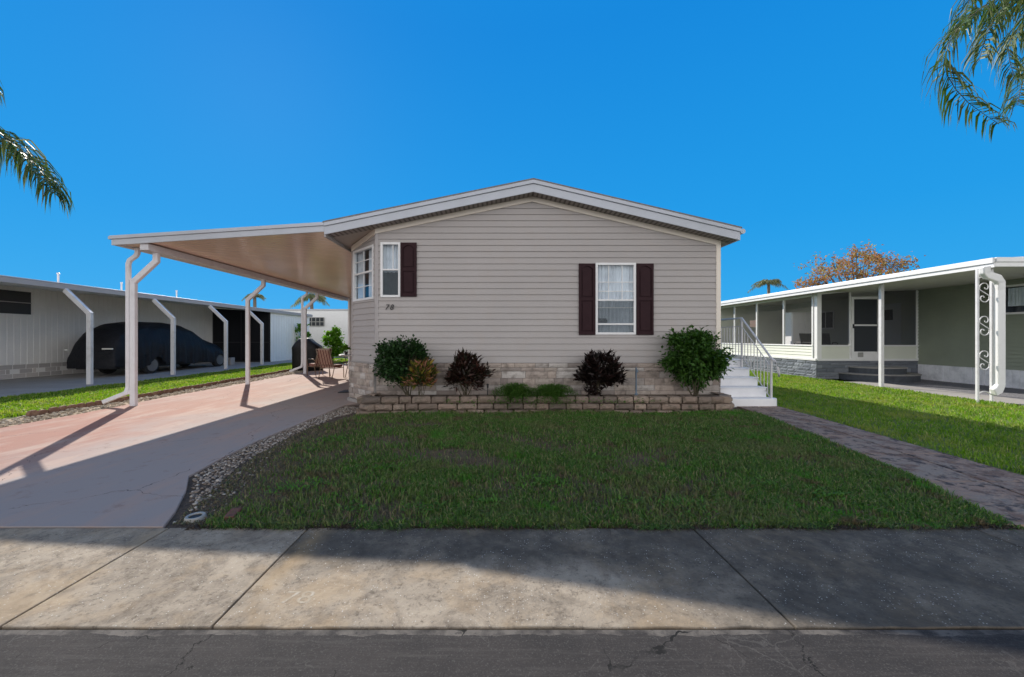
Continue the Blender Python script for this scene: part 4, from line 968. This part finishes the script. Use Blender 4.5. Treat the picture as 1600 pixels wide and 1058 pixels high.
# side wall facing the lawn
holes=[(2.6-0,5.0+.45,2.2,3.06)]
Y0=6.0
def wy(d): return 26-d   # wall coordinate u runs toward the camera so that normal faces -x
frw=frame((HX,26,0),(0,-1,0),(-1,0,0))
wa,wb=26-11.72,26-9.2; 
mb=MB(); mb.M=frw@Matrix.Translation((12,0,0)); siding(mb,8,.55,3.34,.115,[(wa-12,wb-12,2.2,3.08)],proud=.034); mb.build('wall',M['sage'],rn)
mb=MB(); mb.M=frw; siding(mb,12,.55,3.34,.115,[(26-15.6,26-14.65,.72,2.75)],proud=.022); mb.build('wall',M['palesage_sunlit'],rn)  # same wall continued; paler copy has the porch sunlight in its colour
w=window(rn,frw,wa,wb,2.2,3.08,.06,None,(),[(wa+.1,wb-.1,2.45,3.0)])
for k in (.82,1.68):
    mb=MB(); mb.M=frw; mb.box(wa+k-.03,wa+k+.03,-.03,.03,2.26,3.02); mb.build('mullion',M['white'],w,bevel=.003)
mb=MB(); mb.M=frw; mb.box(26-15.6,26-14.65,-.06,-.02,.72,2.75); dr=mb.build('door',M['white'],rn,bevel=.006)
mb=MB(); mb.M=frw; mb.box(26-15.35,26-14.9,-.02,-.012,2.2,2.6); mb.build('pane',M['dark'],dr)
mb=MB(); mb.M=frw
for a,b_,c,d in ((26-15.7,26-15.6,.7,2.83),(26-14.65,26-14.55,.7,2.83),(26-15.6,26-14.65,2.75,2.83)): mb.box(a,b_,-.02,.03,c,d)
mb.build('door_frame',M['white'],dr)
for dd in (17.4,19.6): 
    w=MB(); w.M=frw; w.box(26-dd-.9,26-dd,.018,.05,1.9,2.75); w_=w.build('window',M['white'],rn,bevel=.004)
    w=MB(); w.M=frw; w.box(26-dd-.83,26-dd-.48,.05,.056,1.97,2.68); w.box(26-dd-.42,26-dd-.07,.05,.056,1.97,2.68); w.build('pane',M['dark'],w_)
mb=MB(); mb.M=frw; ribs(mb,20,.0,.55,.16,.02,.02); mb.M=None; mb.build('skirting',M['skirt'],rn)
mb=MB(); mb.M=frame((HX,6,0),(1,0,0),(0,-1,0)); siding(mb,8,0,3.3,.115); mb.build('wall',M['sage'],rn)
# roof
mb=MB(); mb.prism([(EX2+.01,FB+.02,3.27),(EX2,FB+.02,3.31),(HX+4,FB+.02,3.75),(HX+8,FB+.02,3.75),(HX+8,FB+.02,3.5),(HX,FB+.02,3.50)],(0,22,0)); mb.build('roof',M['nwall'],rn)
mb=MB(); mb.poly([(EX2+.02,FB+.02,3.12),(HX+8,FB+.02,3.48),(HX+8,30,3.48),(EX2+.02,30,3.12)]); mb.build('ceiling',M['ceilR'],rn)
mb=MB(); mb.box(EX2-.03,EX2+.02,FB,30,3.2,3.32); mb.box(EX2,EX2+.03,FB,30,3.10,3.197); mb.box(EX2+.03,HX+9,FB-.03,FB+.02,3.22,3.325); mb.box(EX2+.03,HX+9,FB,FB+.018,3.115,3.217); mb.build('fascia',M['white'],rn,bevel=.006)
mb=MB(); mb.M=frw; mb.box(0,20,.018,.05,3.27,3.33); mb.build('frieze_board',M['white'],rn)
# porch: front face Y=14, side face X=11.72
frf=frame((PX0,PY,0),(1,0,0),(0,-1,0)); frs=frame((PX0,26,0),(0,-1,0),(-1,0,0)); PW=HX-PX0; PS=12
porch=thing('screened_porch',(PX0,PY,0),'screened porch with grey stone base, white door and pale siding panels','porch')
def pz(u): return 3.12+.09*(u+PX0-EX2)-.03
mb=MB(); mb.M=frf; mb.box(0,PW,-.1,-.0,0,.66); mb.M=frs; mb.box(0,PS-.1,-.1,0,0,.66); mb.build('base_core',M['mortar'],porch)
mb=MB(); mb.M=frf; stones(mb,PW,0,.66,seed=21,ls=(.25,.6)); mb.M=frs; stones(mb,PS+.0,0,.66,seed=22,ls=(.25,.6)); mb.build('stone_base',M['greystone'],porch)
DU0,DU1=1.22,2.30
mb=MB(); mb.M=frf; 
for a,b_ in ((.1,DU0-.04),(DU1+.04,PW-.06)): mb.prism([(a,.0,.74),(b_,0,.74),(b_,0,1.19),(a,0,1.19)],(0,-.04,0)); 
mb2=MB()
for a,b_ in ((.1,DU0-.04),(DU1+.04,PW-.06)):
    mb2.M=frf@Matrix.Translation((a,0,0)); siding(mb2,b_-a,.74,1.19,.115)
mb2.M=frs; siding(mb2,PS-.12,.74,1.19,.115); mb2.build('kick_panel',M['palesage_sunlit'],porch)
mb=MB(); mb.M=frf
for a,b_,c,d in ((0,PW,.665,.74),(.1,DU0,1.19,1.24),(DU1,PW,1.19,1.24)): mb.box(a,b_,-.04,.05,c,d)
mb.box(-.01,.15,-.1,.03,.74,pz(0)); mb.box(DU0-.05,DU0,-.04,.03,.74,pz(DU0)); mb.box(DU1,DU1+.05,-.04,.03,.74,pz(DU1)); mb.box(PW-.07,PW,-.04,.032,.74,pz(PW)-.02)
mb.prism([(0,-.04,pz(0)-.06),(PW,-.04,pz(PW)-.06),(PW,-.04,pz(PW)),(0,-.04,pz(0))],(0,.072,0))
mb.M=frs
mb.box(0,PS,-.04,.05,.665,.738); mb.box(0,PS-.15,-.04,.04,1.19,1.24); mb.box(0,PS-.15,-.04,.03,3.03,3.10)
for u_ in (PS-.14,): mb.box(u_-.06,u_,-.04,.03,.74,3.1)
for dd in (15.6,17.2,18.8,20.4,22,23.6): mb.box(26-dd-.03,26-dd+.03,-.04,.03,1.24,3.04)
mb.build('frame',M['white'],porch,bevel=.004)
for a,b_ in ((.15,DU0-.05),(DU1+.05,PW-.07)):
    mb=MB(); mb.M=frf; mb.poly([(a,0,1.24),(b_,0,1.24),(b_,0,pz(b_)-.06),(a,0,pz(a)-.06)]); mb.build('screen',M['screen'],porch)
mb=MB(); mb.M=frs; mb.poly([(0,0,1.24),(PS-.2,0,1.24),(PS-.2,0,3.03),(0,0,3.03)]); mb.build('screen',M['screenL'],porch)
mb=MB(); mb.M=frf; a,b_=DU0+.01,DU1-.01
for p,q,c,d in ((a,a+.09,.72,3.0),(b_-.09,b_,.72,3.0),(a+.09,b_-.09,2.91,3.0),(a+.09,b_-.09,1.93,1.99),(a+.09,b_-.09,.72,1.0)): mb.box(p,q,-.02,.045,c,d)
door=mb.build('screen_door',M['white'],porch,bevel=.005)
mb=MB(); mb.M=frf; mb.poly([(a+.09,0,1.0),(b_-.09,0,1.0),(b_-.09,0,2.91),(a+.09,0,2.91)]); mb.build('screen',M['screenD'],door)
mb=MB(); mb.M=frf; mb.box(a+.03,a+.06,.045,.09,1.85,2.0); mb.build('handle',M['black'],door)
mb=MB(); mb.M=frf; mb.box(a+.22,a+.42,.045,.05,.80,.97); mb.build('door_sticker',M['plastic'],door)
mb=MB(); mb.box(PX0+.12,HX-.02,PY+.05,26,.5,.66); mb.build('porch_floor',M['concrete'],porch)
mb=MB(); mb.M=frame((PX0,20.5,0),(1,0,0),(0,-1,0)); siding(mb,PW,.66,3.25,.115); mb.build('inner_wall',M['palesage_sunlit'],porch)
# round front steps
ps=thing('porch_steps',(13.6,13.2,0),'low grey half round stone steps below the screened porch door','steps')
for rr,zt,k in ((1.25,.24,0),(.9,.46,1)):
    c=(13.75,PY-.04); pts=[(c[0]+rr*math.cos(a)*1.0,c[1]-rr*math.sin(a)*.85,0) for a in [PI*i/24 for i in range(25)]]
    mb=MB(); mb.prism([(p[0],p[1],0 if k==0 else .24) for p in pts],(0,0,zt-(0 if k==0 else .24)-.03)); mb.build('step',mat('step_stone%d'%k,(.075,.085,.10),.85,[(6,(.05,.055,.065),.4,.7)],(20,.8,.02)),ps)
    pts=[(c[0]+(rr+.03)*math.cos(a),c[1]-(rr+.03)*math.sin(a)*.85,zt-.03) for a in [PI*i/24 for i in range(25)]]
    mb=MB(); mb.prism(pts,(0,0,.035)); mb.build('tread',M['concrete'],ps,bevel=.006)
# porch support post in front
mb=MB(); mb.box(11.68,11.77,11.62,11.71,0,3.13); o=mb.build('porch_post',M['whitepost'],bevel=.008,origin=(11.72,11.66,0)); tag(o,'slim white square post on the lawn edge in front of the screen door','post')
# ornamental column
oc=thing('ornamental_column',(11.4,8.9,0),'white wrought iron scrollwork column at the neighbour roof corner','column')
xa,xb=11.17,11.50; yy=8.9
for x in (xa,xb): mb=MB(); mb.bar([(x,yy,0),(x,yy,3.1)],.045,.045); mb.build('upright',M['whitepost'],oc,bevel=.004)
def scroll(zc,fl):
    mb=MB(); h=[]; xm=(xa+xb)/2; ox,oz=.035,.125
    for i in range(26):
        f=i/25; a=-PI*.9+f*PI*2.05; rr=.028+.098*f**1.1
        h.append(Vector((ox*(1-f*.9)+rr*math.cos(a),0,oz+rr*math.sin(a))))
    P=[Vector((xm,yy,zc))+p for p in h]+[Vector((xm,yy,zc))-p for p in h[::-1]]
    mb.tube(P,.010,6); mb.build('scroll',M['whitepost'],oc,smooth=True)
for zc,fl in ((2.55,1),(1.78,1),(.98,1)): scroll(zc,fl)
for z in (.18,2.85): 
    mb=MB(); P=[(xa+(xb-xa)*i/12,yy,z+.08*math.sin(PI*i/12)) for i in range(13)]; mb.tube(P,.011,6); mb.build('scroll',M['whitepost'],oc)
mb=MB(); xs=11.59; mb.bar([(11.12,8.72,3.12),(11.14,8.74,3.0),(11.22,8.76,2.93),(11.48,8.79,2.86),(11.58,8.82,2.76),(xs,8.83,2.6),(xs,8.83,.42),(xs-.05,8.83,.30),(xs-.16,8.82,.25)],.17,.11); o=mb.build('downspout',M['white'],None,bevel=.02,origin=(xs,8.83,0)); tag(o,'fat white downspout with curved elbow beside the scrollwork column','downspout')
# porch contents
q=Vector((13.35,16.2,.66)); t=thing('cabinet',q,'tall white cabinet standing inside the screened porch','cabinet')
mb=MB(); mb.box(12.65,13.75,16.4,16.9,.66,2.6); mb.build('case',M['white'],t,bevel=.01)
mb=MB(); mb.box(12.68,13.19,16.37,16.4,.72,2.55); mb.build('door',M['white'],t,bevel=.006); mb=MB(); mb.box(13.21,13.72,16.37,16.4,.72,2.55); mb.build('door',M['white'],t,bevel=.006)
def pchair(x,y,label,rz):
    t=thing('armchair',(x,y,.66),label,'chair','black chairs in the porch'); Mx=Matrix.Translation((x,y,.66))@Matrix.Rotation(rz,4,'Z')
    mb=MB(); mb.M=Mx; mb.box(-.25,.25,-.25,.25,.38,.44); mb.build('seat',M['black'],t,bevel=.01)
    mb=MB(); mb.M=Mx; mb.prism([(-.25,.24,.44),(.25,.24,.44),(.23,.36,1.02),(-.23,.36,1.02)],(0,.03,0)); mb.build('backrest',M['black'],t,bevel=.01)
    for sx in (-1,1):
        mb=MB(); mb.M=Mx; mb.tube([(sx*.28,-.24,0),(sx*.28,-.24,.62),(sx*.28,-.15,.66),(sx*.28,.2,.66),(sx*.26,.28,.5),(sx*.27,.28,0)],.015,6); mb.build('armrest',M['black'],t)
pchair(12.35,14.9,'black porch armchair behind the screen right of the porch corner post',.3); pchair(13.0,15.1,'black porch armchair nearest the white screen door',-.4); pchair(12.7,15.7,'tall backed black porch chair in front of the white cabinet',PI)
mb=MB(); mb.box(11.80,11.82,17.3,17.8,2.0,2.3); tag(mb.build('plaque',M['brown'],origin=(11.8,17.5,2.0)),'small brown plaque hanging behind the side screen of the porch','plaque')
mb=MB(); mb.lathe((14.75,PY+.8,1.9),[(.02,0),(.10,.05),(.12,.2),(.06,.32),(.01,.36)],14); tag(mb.build('hanging_lamp',M['plastic'],origin=(14.75,PY+.8,1.9),smooth=True),'small pale lantern behind the right porch screen','lantern')

# ================================================================== PATIO
gx,gy=gp(487,578).x,17.6
gr=thing('barbecue_grill',(gx,gy,.012),'black vinyl covered barbecue grill behind the last carport post','grill')
mb=MB(); rows=[]; prof=[(.0,1.0,1.0),(.35,1.0,1.0),(.9,1.0,1.0),(1.05,1.02,1.03),(1.12,.98,.96),(1.32,.62,.86),(1.46,.42,.6),(1.5,.2,.3)]
for z,sx,sy in prof:
    row=[]
    for k in range(48):
        a=2*PI*k/48; c_,s_=math.cos(a),math.sin(a); p=4; rr=1/((abs(c_)**p+abs(s_)**p)**(1/p)); fo=1+.018*math.sin(k*2.6)*(1.2-z)
        row.append(mb.vt((gx+(.62)*sx*rr*c_*fo-(.08 if z>1.2 else 0),gy+.36*sy*rr*s_*fo,z)))
    rows.append(row)
for a,b_ in zip(rows,rows[1:]):
    for k in range(48): mb.f.append([a[k],a[(k+1)%48],b_[(k+1)%48],b_[k]])
mb.f.append(rows[0][::-1]); mb.f.append(rows[-1]); mb.build('cover',M['grill'],gr,smooth=True)
for sx in (-.5,.5):
    mb=MB(); mb.M=Matrix.Translation((gx+sx,gy-.3,.05))@Matrix.Rotation(PI/2,4,'Y'); mb.lathe((0,0,-.015),[(.045,0),(.045,.03)],12); mb.build('caster',M['black'],gr)
def make_chair():
    t=thing('patio_chair',(0,0,0),'striped patio chair','chair','striped patio chairs round the table')
    mb=MB(); mb.box(-.27,.27,-.27,.27,.40,.50); mb.build('seat_cushion',M['stripe'],t,bevel=.03,seg=3)
    mb=MB(); mb.prism([(-.27,.22,.50),(.27,.22,.50),(.25,.40,1.06),(-.25,.40,1.06)],(0,.09,.0)); mb.build('back_cushion',M['stripe'],t,bevel=.03,seg=3)
    for s in (-1,1):
        mb=MB(); mb.tube([(s*.31,-.28,0),(s*.31,-.26,.40),(s*.32,-.28,.60),(s*.33,-.15,.68),(s*.33,.2,.68),(s*.30,.30,.62)],.014,8); mb.build('armrest',M['chairframe'],t,smooth=True)
        mb=MB(); mb.tube([(s*.28,.36,0),(s*.29,.24,.40),(s*.29,.33,.62),(s*.26,.51,1.08)],.014,8); mb.build('leg',M['chairframe'],t,smooth=True)
    mb=MB(); mb.tube([(-.3,-.27,.38),(.3,-.27,.38),(.29,.25,.38),(-.29,.25,.38),(-.3,-.27,.38)],.012,6); mb.tube([(-.26,.51,1.08),(.26,.51,1.08)],.014,6); mb.build('frame',M['chairframe'],t)
    return t
q=gp(521,590); ch=make_chair(); ch.location=(-6.05,14.2,.012); ch.rotation_euler=(0,0,PI-.25); ch['label']='nearest striped patio chair, its back toward the street'
copytree(ch,(-6.9,15.0,.012),PI+.9,'striped patio chair beside the black grill, left of the nearest chair')
copytree(ch,(-5.15,16.0,.012),.1,'striped patio chair on the far side of the table')
tb=thing('patio_table',(-5.35,14.75,.012),'round pale topped patio table among the striped chairs','table')
mb=MB(); mb.lathe((-5.35,14.75,.82),[(.60,0),(.62,.015),(.62,.035),(.6,.045)],36); mb.build('tabletop',M['tabletop'],tb)
for k in range(4):
    a=PI/4+k*PI/2; mb=MB(); mb.tube([(-5.35+.42*math.cos(a),14.75+.42*math.sin(a),.012),(-5.35+.34*math.cos(a),14.75+.34*math.sin(a),.4),(-5.35+.45*math.cos(a),14.75+.45*math.sin(a),.82)],.016,8); mb.build('leg',M['chairframe'],tb)
pp=thing('potted_plant',(-5.72,14.72,.87),'small bright green potted plant on the patio table','potted plant')
mb=MB(); mb.lathe((-5.72,14.72,.867),[(.05,0),(.075,.11),(.08,.115),(.06,.115)],16); mb.build('pot',M['plant_pot'],pp)
mb=MB(); r=random.Random(5)
for i in range(170):
    d=Vector((r.gauss(0,1),r.gauss(0,1),abs(r.gauss(0,1))+.2)).normalized(); mb.leaf(Vector((-5.72,14.72,1.05))+d*r.uniform(.02,.13),d,Vector((0,0,1)),.10,.05)
mb.build('leaves',M['brightleaf'],pp)
mb=MB(); mb.M=Matrix.Translation((-3.95,10.6,.018)); mb.box(-.3,.45,-.25,.25,0,.02); tag(mb.build('door_mat',M['black'],bevel=.006,origin=(-3.95,10.6,.012)),'black doormat on the driveway beside the bay wall','doormat')

# ================================================================== BEHIND
bk=thing('white_building',(-13,34,0),'plain white building behind the patio, with one square dark window','building')
mb=MB(); mb.box(-24,-6,34,42,0,3.95); mb.build('wall',M['white'],bk,bevel=.02)
q=px(493,503,34); mb=MB(); mb.box(-16.6,-15.15,33.95,34.0,2.55,3.3); w=mb.build('window',M['dark'],bk)
mb=MB(); 
for i in range(5): x=-16.6+1.45*i/4; mb.box(x-.03,x+.03,33.92,33.95,2.55,3.3)
for z in (2.55,2.92,3.3): mb.box(-16.6,-15.15,33.925,33.948,z-.03,z+.03)
mb.build('window_bars',M['plastic'],w)
mb=MB(); mb.box(-14.5+.0,-14.4,33.9,33.99,0,3.9) if 0 else None
mb.box(-11.35,-11.2,33.93,34,0,3.9); mb.box(-24,-5.9,33.9,42.1,3.951,4.05); mb.build('trim',M['fascia'],bk)
clump_shrub('bright_bush',(px(522,527,24).x,24,1.15),.72,.7,1.0,M['brightleaf'],'sunny bright green bush beyond the patio table','shrub',n=2600,L=.15,W=.11,base=(px(521,524,24).x,24,0),seed=14)
clump_shrub('bright_bush',(px(473,524,27).x,27,1.35),.55,.5,1.3,M['brightleaf'],'narrow green bush behind the last carport post','shrub',n=900,L=.16,W=.10,base=(px(473,524,27).x,27,0),seed=15)
clump_shrub('hedge_bush',(px(459,545,30).x,30,1.0),.5,.5,.95,M['leafB'],'dull green bush at the corner of the left neighbour home','shrub',n=700,L=.16,W=.10,base=(px(459,545,30).x,30,0),seed=16)
def farpalm(x,y,d,label,seed,fl=1.3,n=30,nr=16):
    c=px(x,y,d); palm_tree('palm_tree',(c.x,d,0),c,label,[],nr,fl,fl*.32,seed,.16,'farpalm',n,'small palms beyond the roofs',w=.07)
farpalm(398,462,40,'small hazy palm seen above the left neighbour roof, between carport posts',31,1.1,22)
farpalm(487,466,38,'small palm above the white building, seen under the carport roof',32,1.9,30,15)
farpalm(1201,442,45,'small palm rising above the right neighbour roof',33,1.9)
# autumn tree: three spreading masses
def autumn():
    d=34; base=(px(1340,528,d).x,d,0); t=thing('autumn_tree',base,'orange leaved broad tree above the right neighbour roof','tree')
    r=random.Random(9); B=Vector(base); tr=MB(); fork=B+Vector((0,0,3.2)); tr.tube([B,B+Vector((.1,0,1.6)),fork],[.34,.28,.24],10)
    lf=MB(); tips=[]
    pts=[(1262,448),(1280,432),(1292,425),(1300,410),(1315,414),(1330,402),(1345,412),(1360,405),(1372,414),(1385,408),(1398,412),(1408,420),(1418,426),(1340,424),(1310,430),(1365,428),(1390,430),(1268,440),(1285,418),(1378,398),(1338,394),(1352,400),(1404,408),(1290,440),(1322,422)]
    for (x,y) in pts:
        p=px(x,y,d+r.uniform(-2.2,2.2)); m_=fork.lerp(p,.5)+Vector((0,0,.3)); tr.tube([fork,m_,p],[.12,.07,.02],6)
        for j in range(7):
            q=p+Vector((r.gauss(0,.55),r.gauss(0,.55),r.gauss(0,.35))); tr.tube([p.lerp(m_,.2),q],[.02,.008],4)
            for k in range(20):
                s=q+Vector((r.gauss(0,.22),r.gauss(0,.22),r.gauss(0,.18))); lf.leaf(s,Vector((r.uniform(-1,1),r.uniform(-1,1),r.uniform(-1,.6))),Vector((r.uniform(-.5,.5),r.uniform(-.5,.5),1)),r.uniform(.16,.28),.14,.1,.3)
    tr.build('trunk',M['treebark'],t,smooth=True); lf.build('crown',M['orange'],t)
autumn()
# near street palms, trunks out of frame
def P5(l,d): return [px(x,y,d+dd) for (x,y,dd) in l]
palm_tree('palm_tree',(8.7,4.9,0),px(1816,-76,5.0),'street palm at the right whose drooping fronds hang into the top right corner',
  [P5([(1706,-66,0),(1616,-36,-.1),(1546,4,-.2),(1494,49,-.25),(1476,104,-.2),(1506,154,-.1),(1561,194,0)],5),
   P5([(1716,-36,.3),(1656,-6,.4),(1606,29,.5),(1576,74,.55),(1586,124,.55)],5),
   P5([(1716,-66,-.4),(1656,-26,-.5),(1636,34,-.55),(1646,104,-.55)],5),
   P5([(1706,-96,.1),(1616,-86,.2),(1556,-46,.3),(1516,-1,.3),(1506,39,.3)],5),
   P5([(1726,-56,.1),(1666,-26,.2),(1616,-11,.3),(1566,4,.3),(1496,32,.3)],5),
   P5([(1740,-40,.2),(1690,20,.3),(1640,70,.35),(1600,125,.35),(1590,165,.3)],5),
   P5([(1720,-60,-.2),(1650,-45,-.2),(1590,-10,-.3),(1548,40,-.3),(1530,95,-.3)],5)],9,2.4,.50,41,.16,'palm',110,w=.030,azr=(-PI/2-.3,PI/2))
palm_tree('palm_tree',(-8.2,5.0,0),px(-215,150,5.0),'street palm at the left whose frond tip arches into the picture',
  [P5([(-120,160,0),(-50,180,.05),(-5,205,.1),(35,236,.1),(66,272,.1),(84,302,.1)],5),
   P5([(-160,110,0),(-110,70,0),(-60,90,0),(-28,128,0)],5)],9,1.6,.60,43,.15,'palm',150,w=.034,azr=(PI/2+.3,3*PI/2))

# ================================================================== LIGHT, SKY, CAMERA
sd=Vector((-.88,1.42,1.0)).normalized(); el=math.asin(sd.z); az=math.atan2(sd.x,sd.y)
L=bpy.data.lights.new('sun','SUN'); L.energy=5.0; L.angle=R(.5); L.color=(1,.93,.83); so=bpy.data.objects.new('sun',L); C.objects.link(so)
so.rotation_euler=(-sd).to_track_quat('-Z','Y').to_euler()
W=bpy.data.worlds.new('World'); S.world=W; W.use_nodes=True; t=W.node_tree; bg=t.nodes['Background']; bg.inputs[1].default_value=.1
sk=N(t,'ShaderNodeTexSky',sky_type='NISHITA'); sk.sun_disc=False; sk.sun_elevation=el; sk.sun_rotation=az; sk.ozone_density=4; sk.dust_density=.3
tc=N(t,'ShaderNodeTexCoord'); sx=N(t,'ShaderNodeSeparateXYZ'); t.links.new(tc.outputs['Generated'],sx.inputs[0])
ramp=N(t,'ShaderNodeValToRGB'); e=ramp.color_ramp.elements
e[0].position=0; e[0].color=(.032,.42,.87,1); e[1].position=.62; e[1].color=(.005,.25,.735,1); q=e.new(.25); q.color=(.012,.335,.82,1)
t.links.new(sx.outputs[2],ramp.inputs[0])
# unseen bright sky added on the street side to light the house front
cl=N(t,'ShaderNodeTexNoise'); setin(cl,Scale=2.2,Detail=6.0); t.links.new(tc.outputs['Generated'],cl.inputs['Vector'])
f=N(t,'ShaderNodeMapRange',interpolation_type='SMOOTHSTEP'); f.inputs[1].default_value=.12; f.inputs[2].default_value=-.25; t.links.new(sx.outputs[1],f.inputs[0])
f2=N(t,'ShaderNodeMapRange',interpolation_type='SMOOTHSTEP'); f2.inputs[1].default_value=.60; f2.inputs[2].default_value=.30; t.links.new(sx.outputs[2],f2.inputs[0])
cm=math_(t,'MULTIPLY',f2.outputs[0],noisefac(t,tc.outputs['Generated'],2.2,.2,.5),True)
sc=N(t,'ShaderNodeVectorMath',operation='SCALE'); t.links.new(ramp.outputs[0],sc.inputs[0]); sc.inputs['Scale'].default_value=7.32
base=mix(t,.97,sk.outputs[0],sc.outputs[0])
street_fill=mix(t,cm,(2.9,3.0,3.3),(15.0,14.8,15.2))   # added fill: dim pale upper sky, bright low band behind the camera
col=mix(t,f.outputs[0],base,street_fill)
t.links.new(col,bg.inputs[0])
cam=bpy.data.cameras.new('camera'); co=bpy.data.objects.new('camera',cam); C.objects.link(co); S.camera=co
co.location=(0,0,H); co.rotation_euler=(PI/2,0,0); cam.sensor_width=36; cam.lens=36*F/1600; cam.shift_x=(800-VX)/1600; cam.shift_y=(VY-529)/1600
cam.clip_end=1000; cam.clip_start=.05
S.view_settings.view_transform='Standard'; S.view_settings.look='None'; S.view_settings.exposure=0.45; S.view_settings.gamma=1
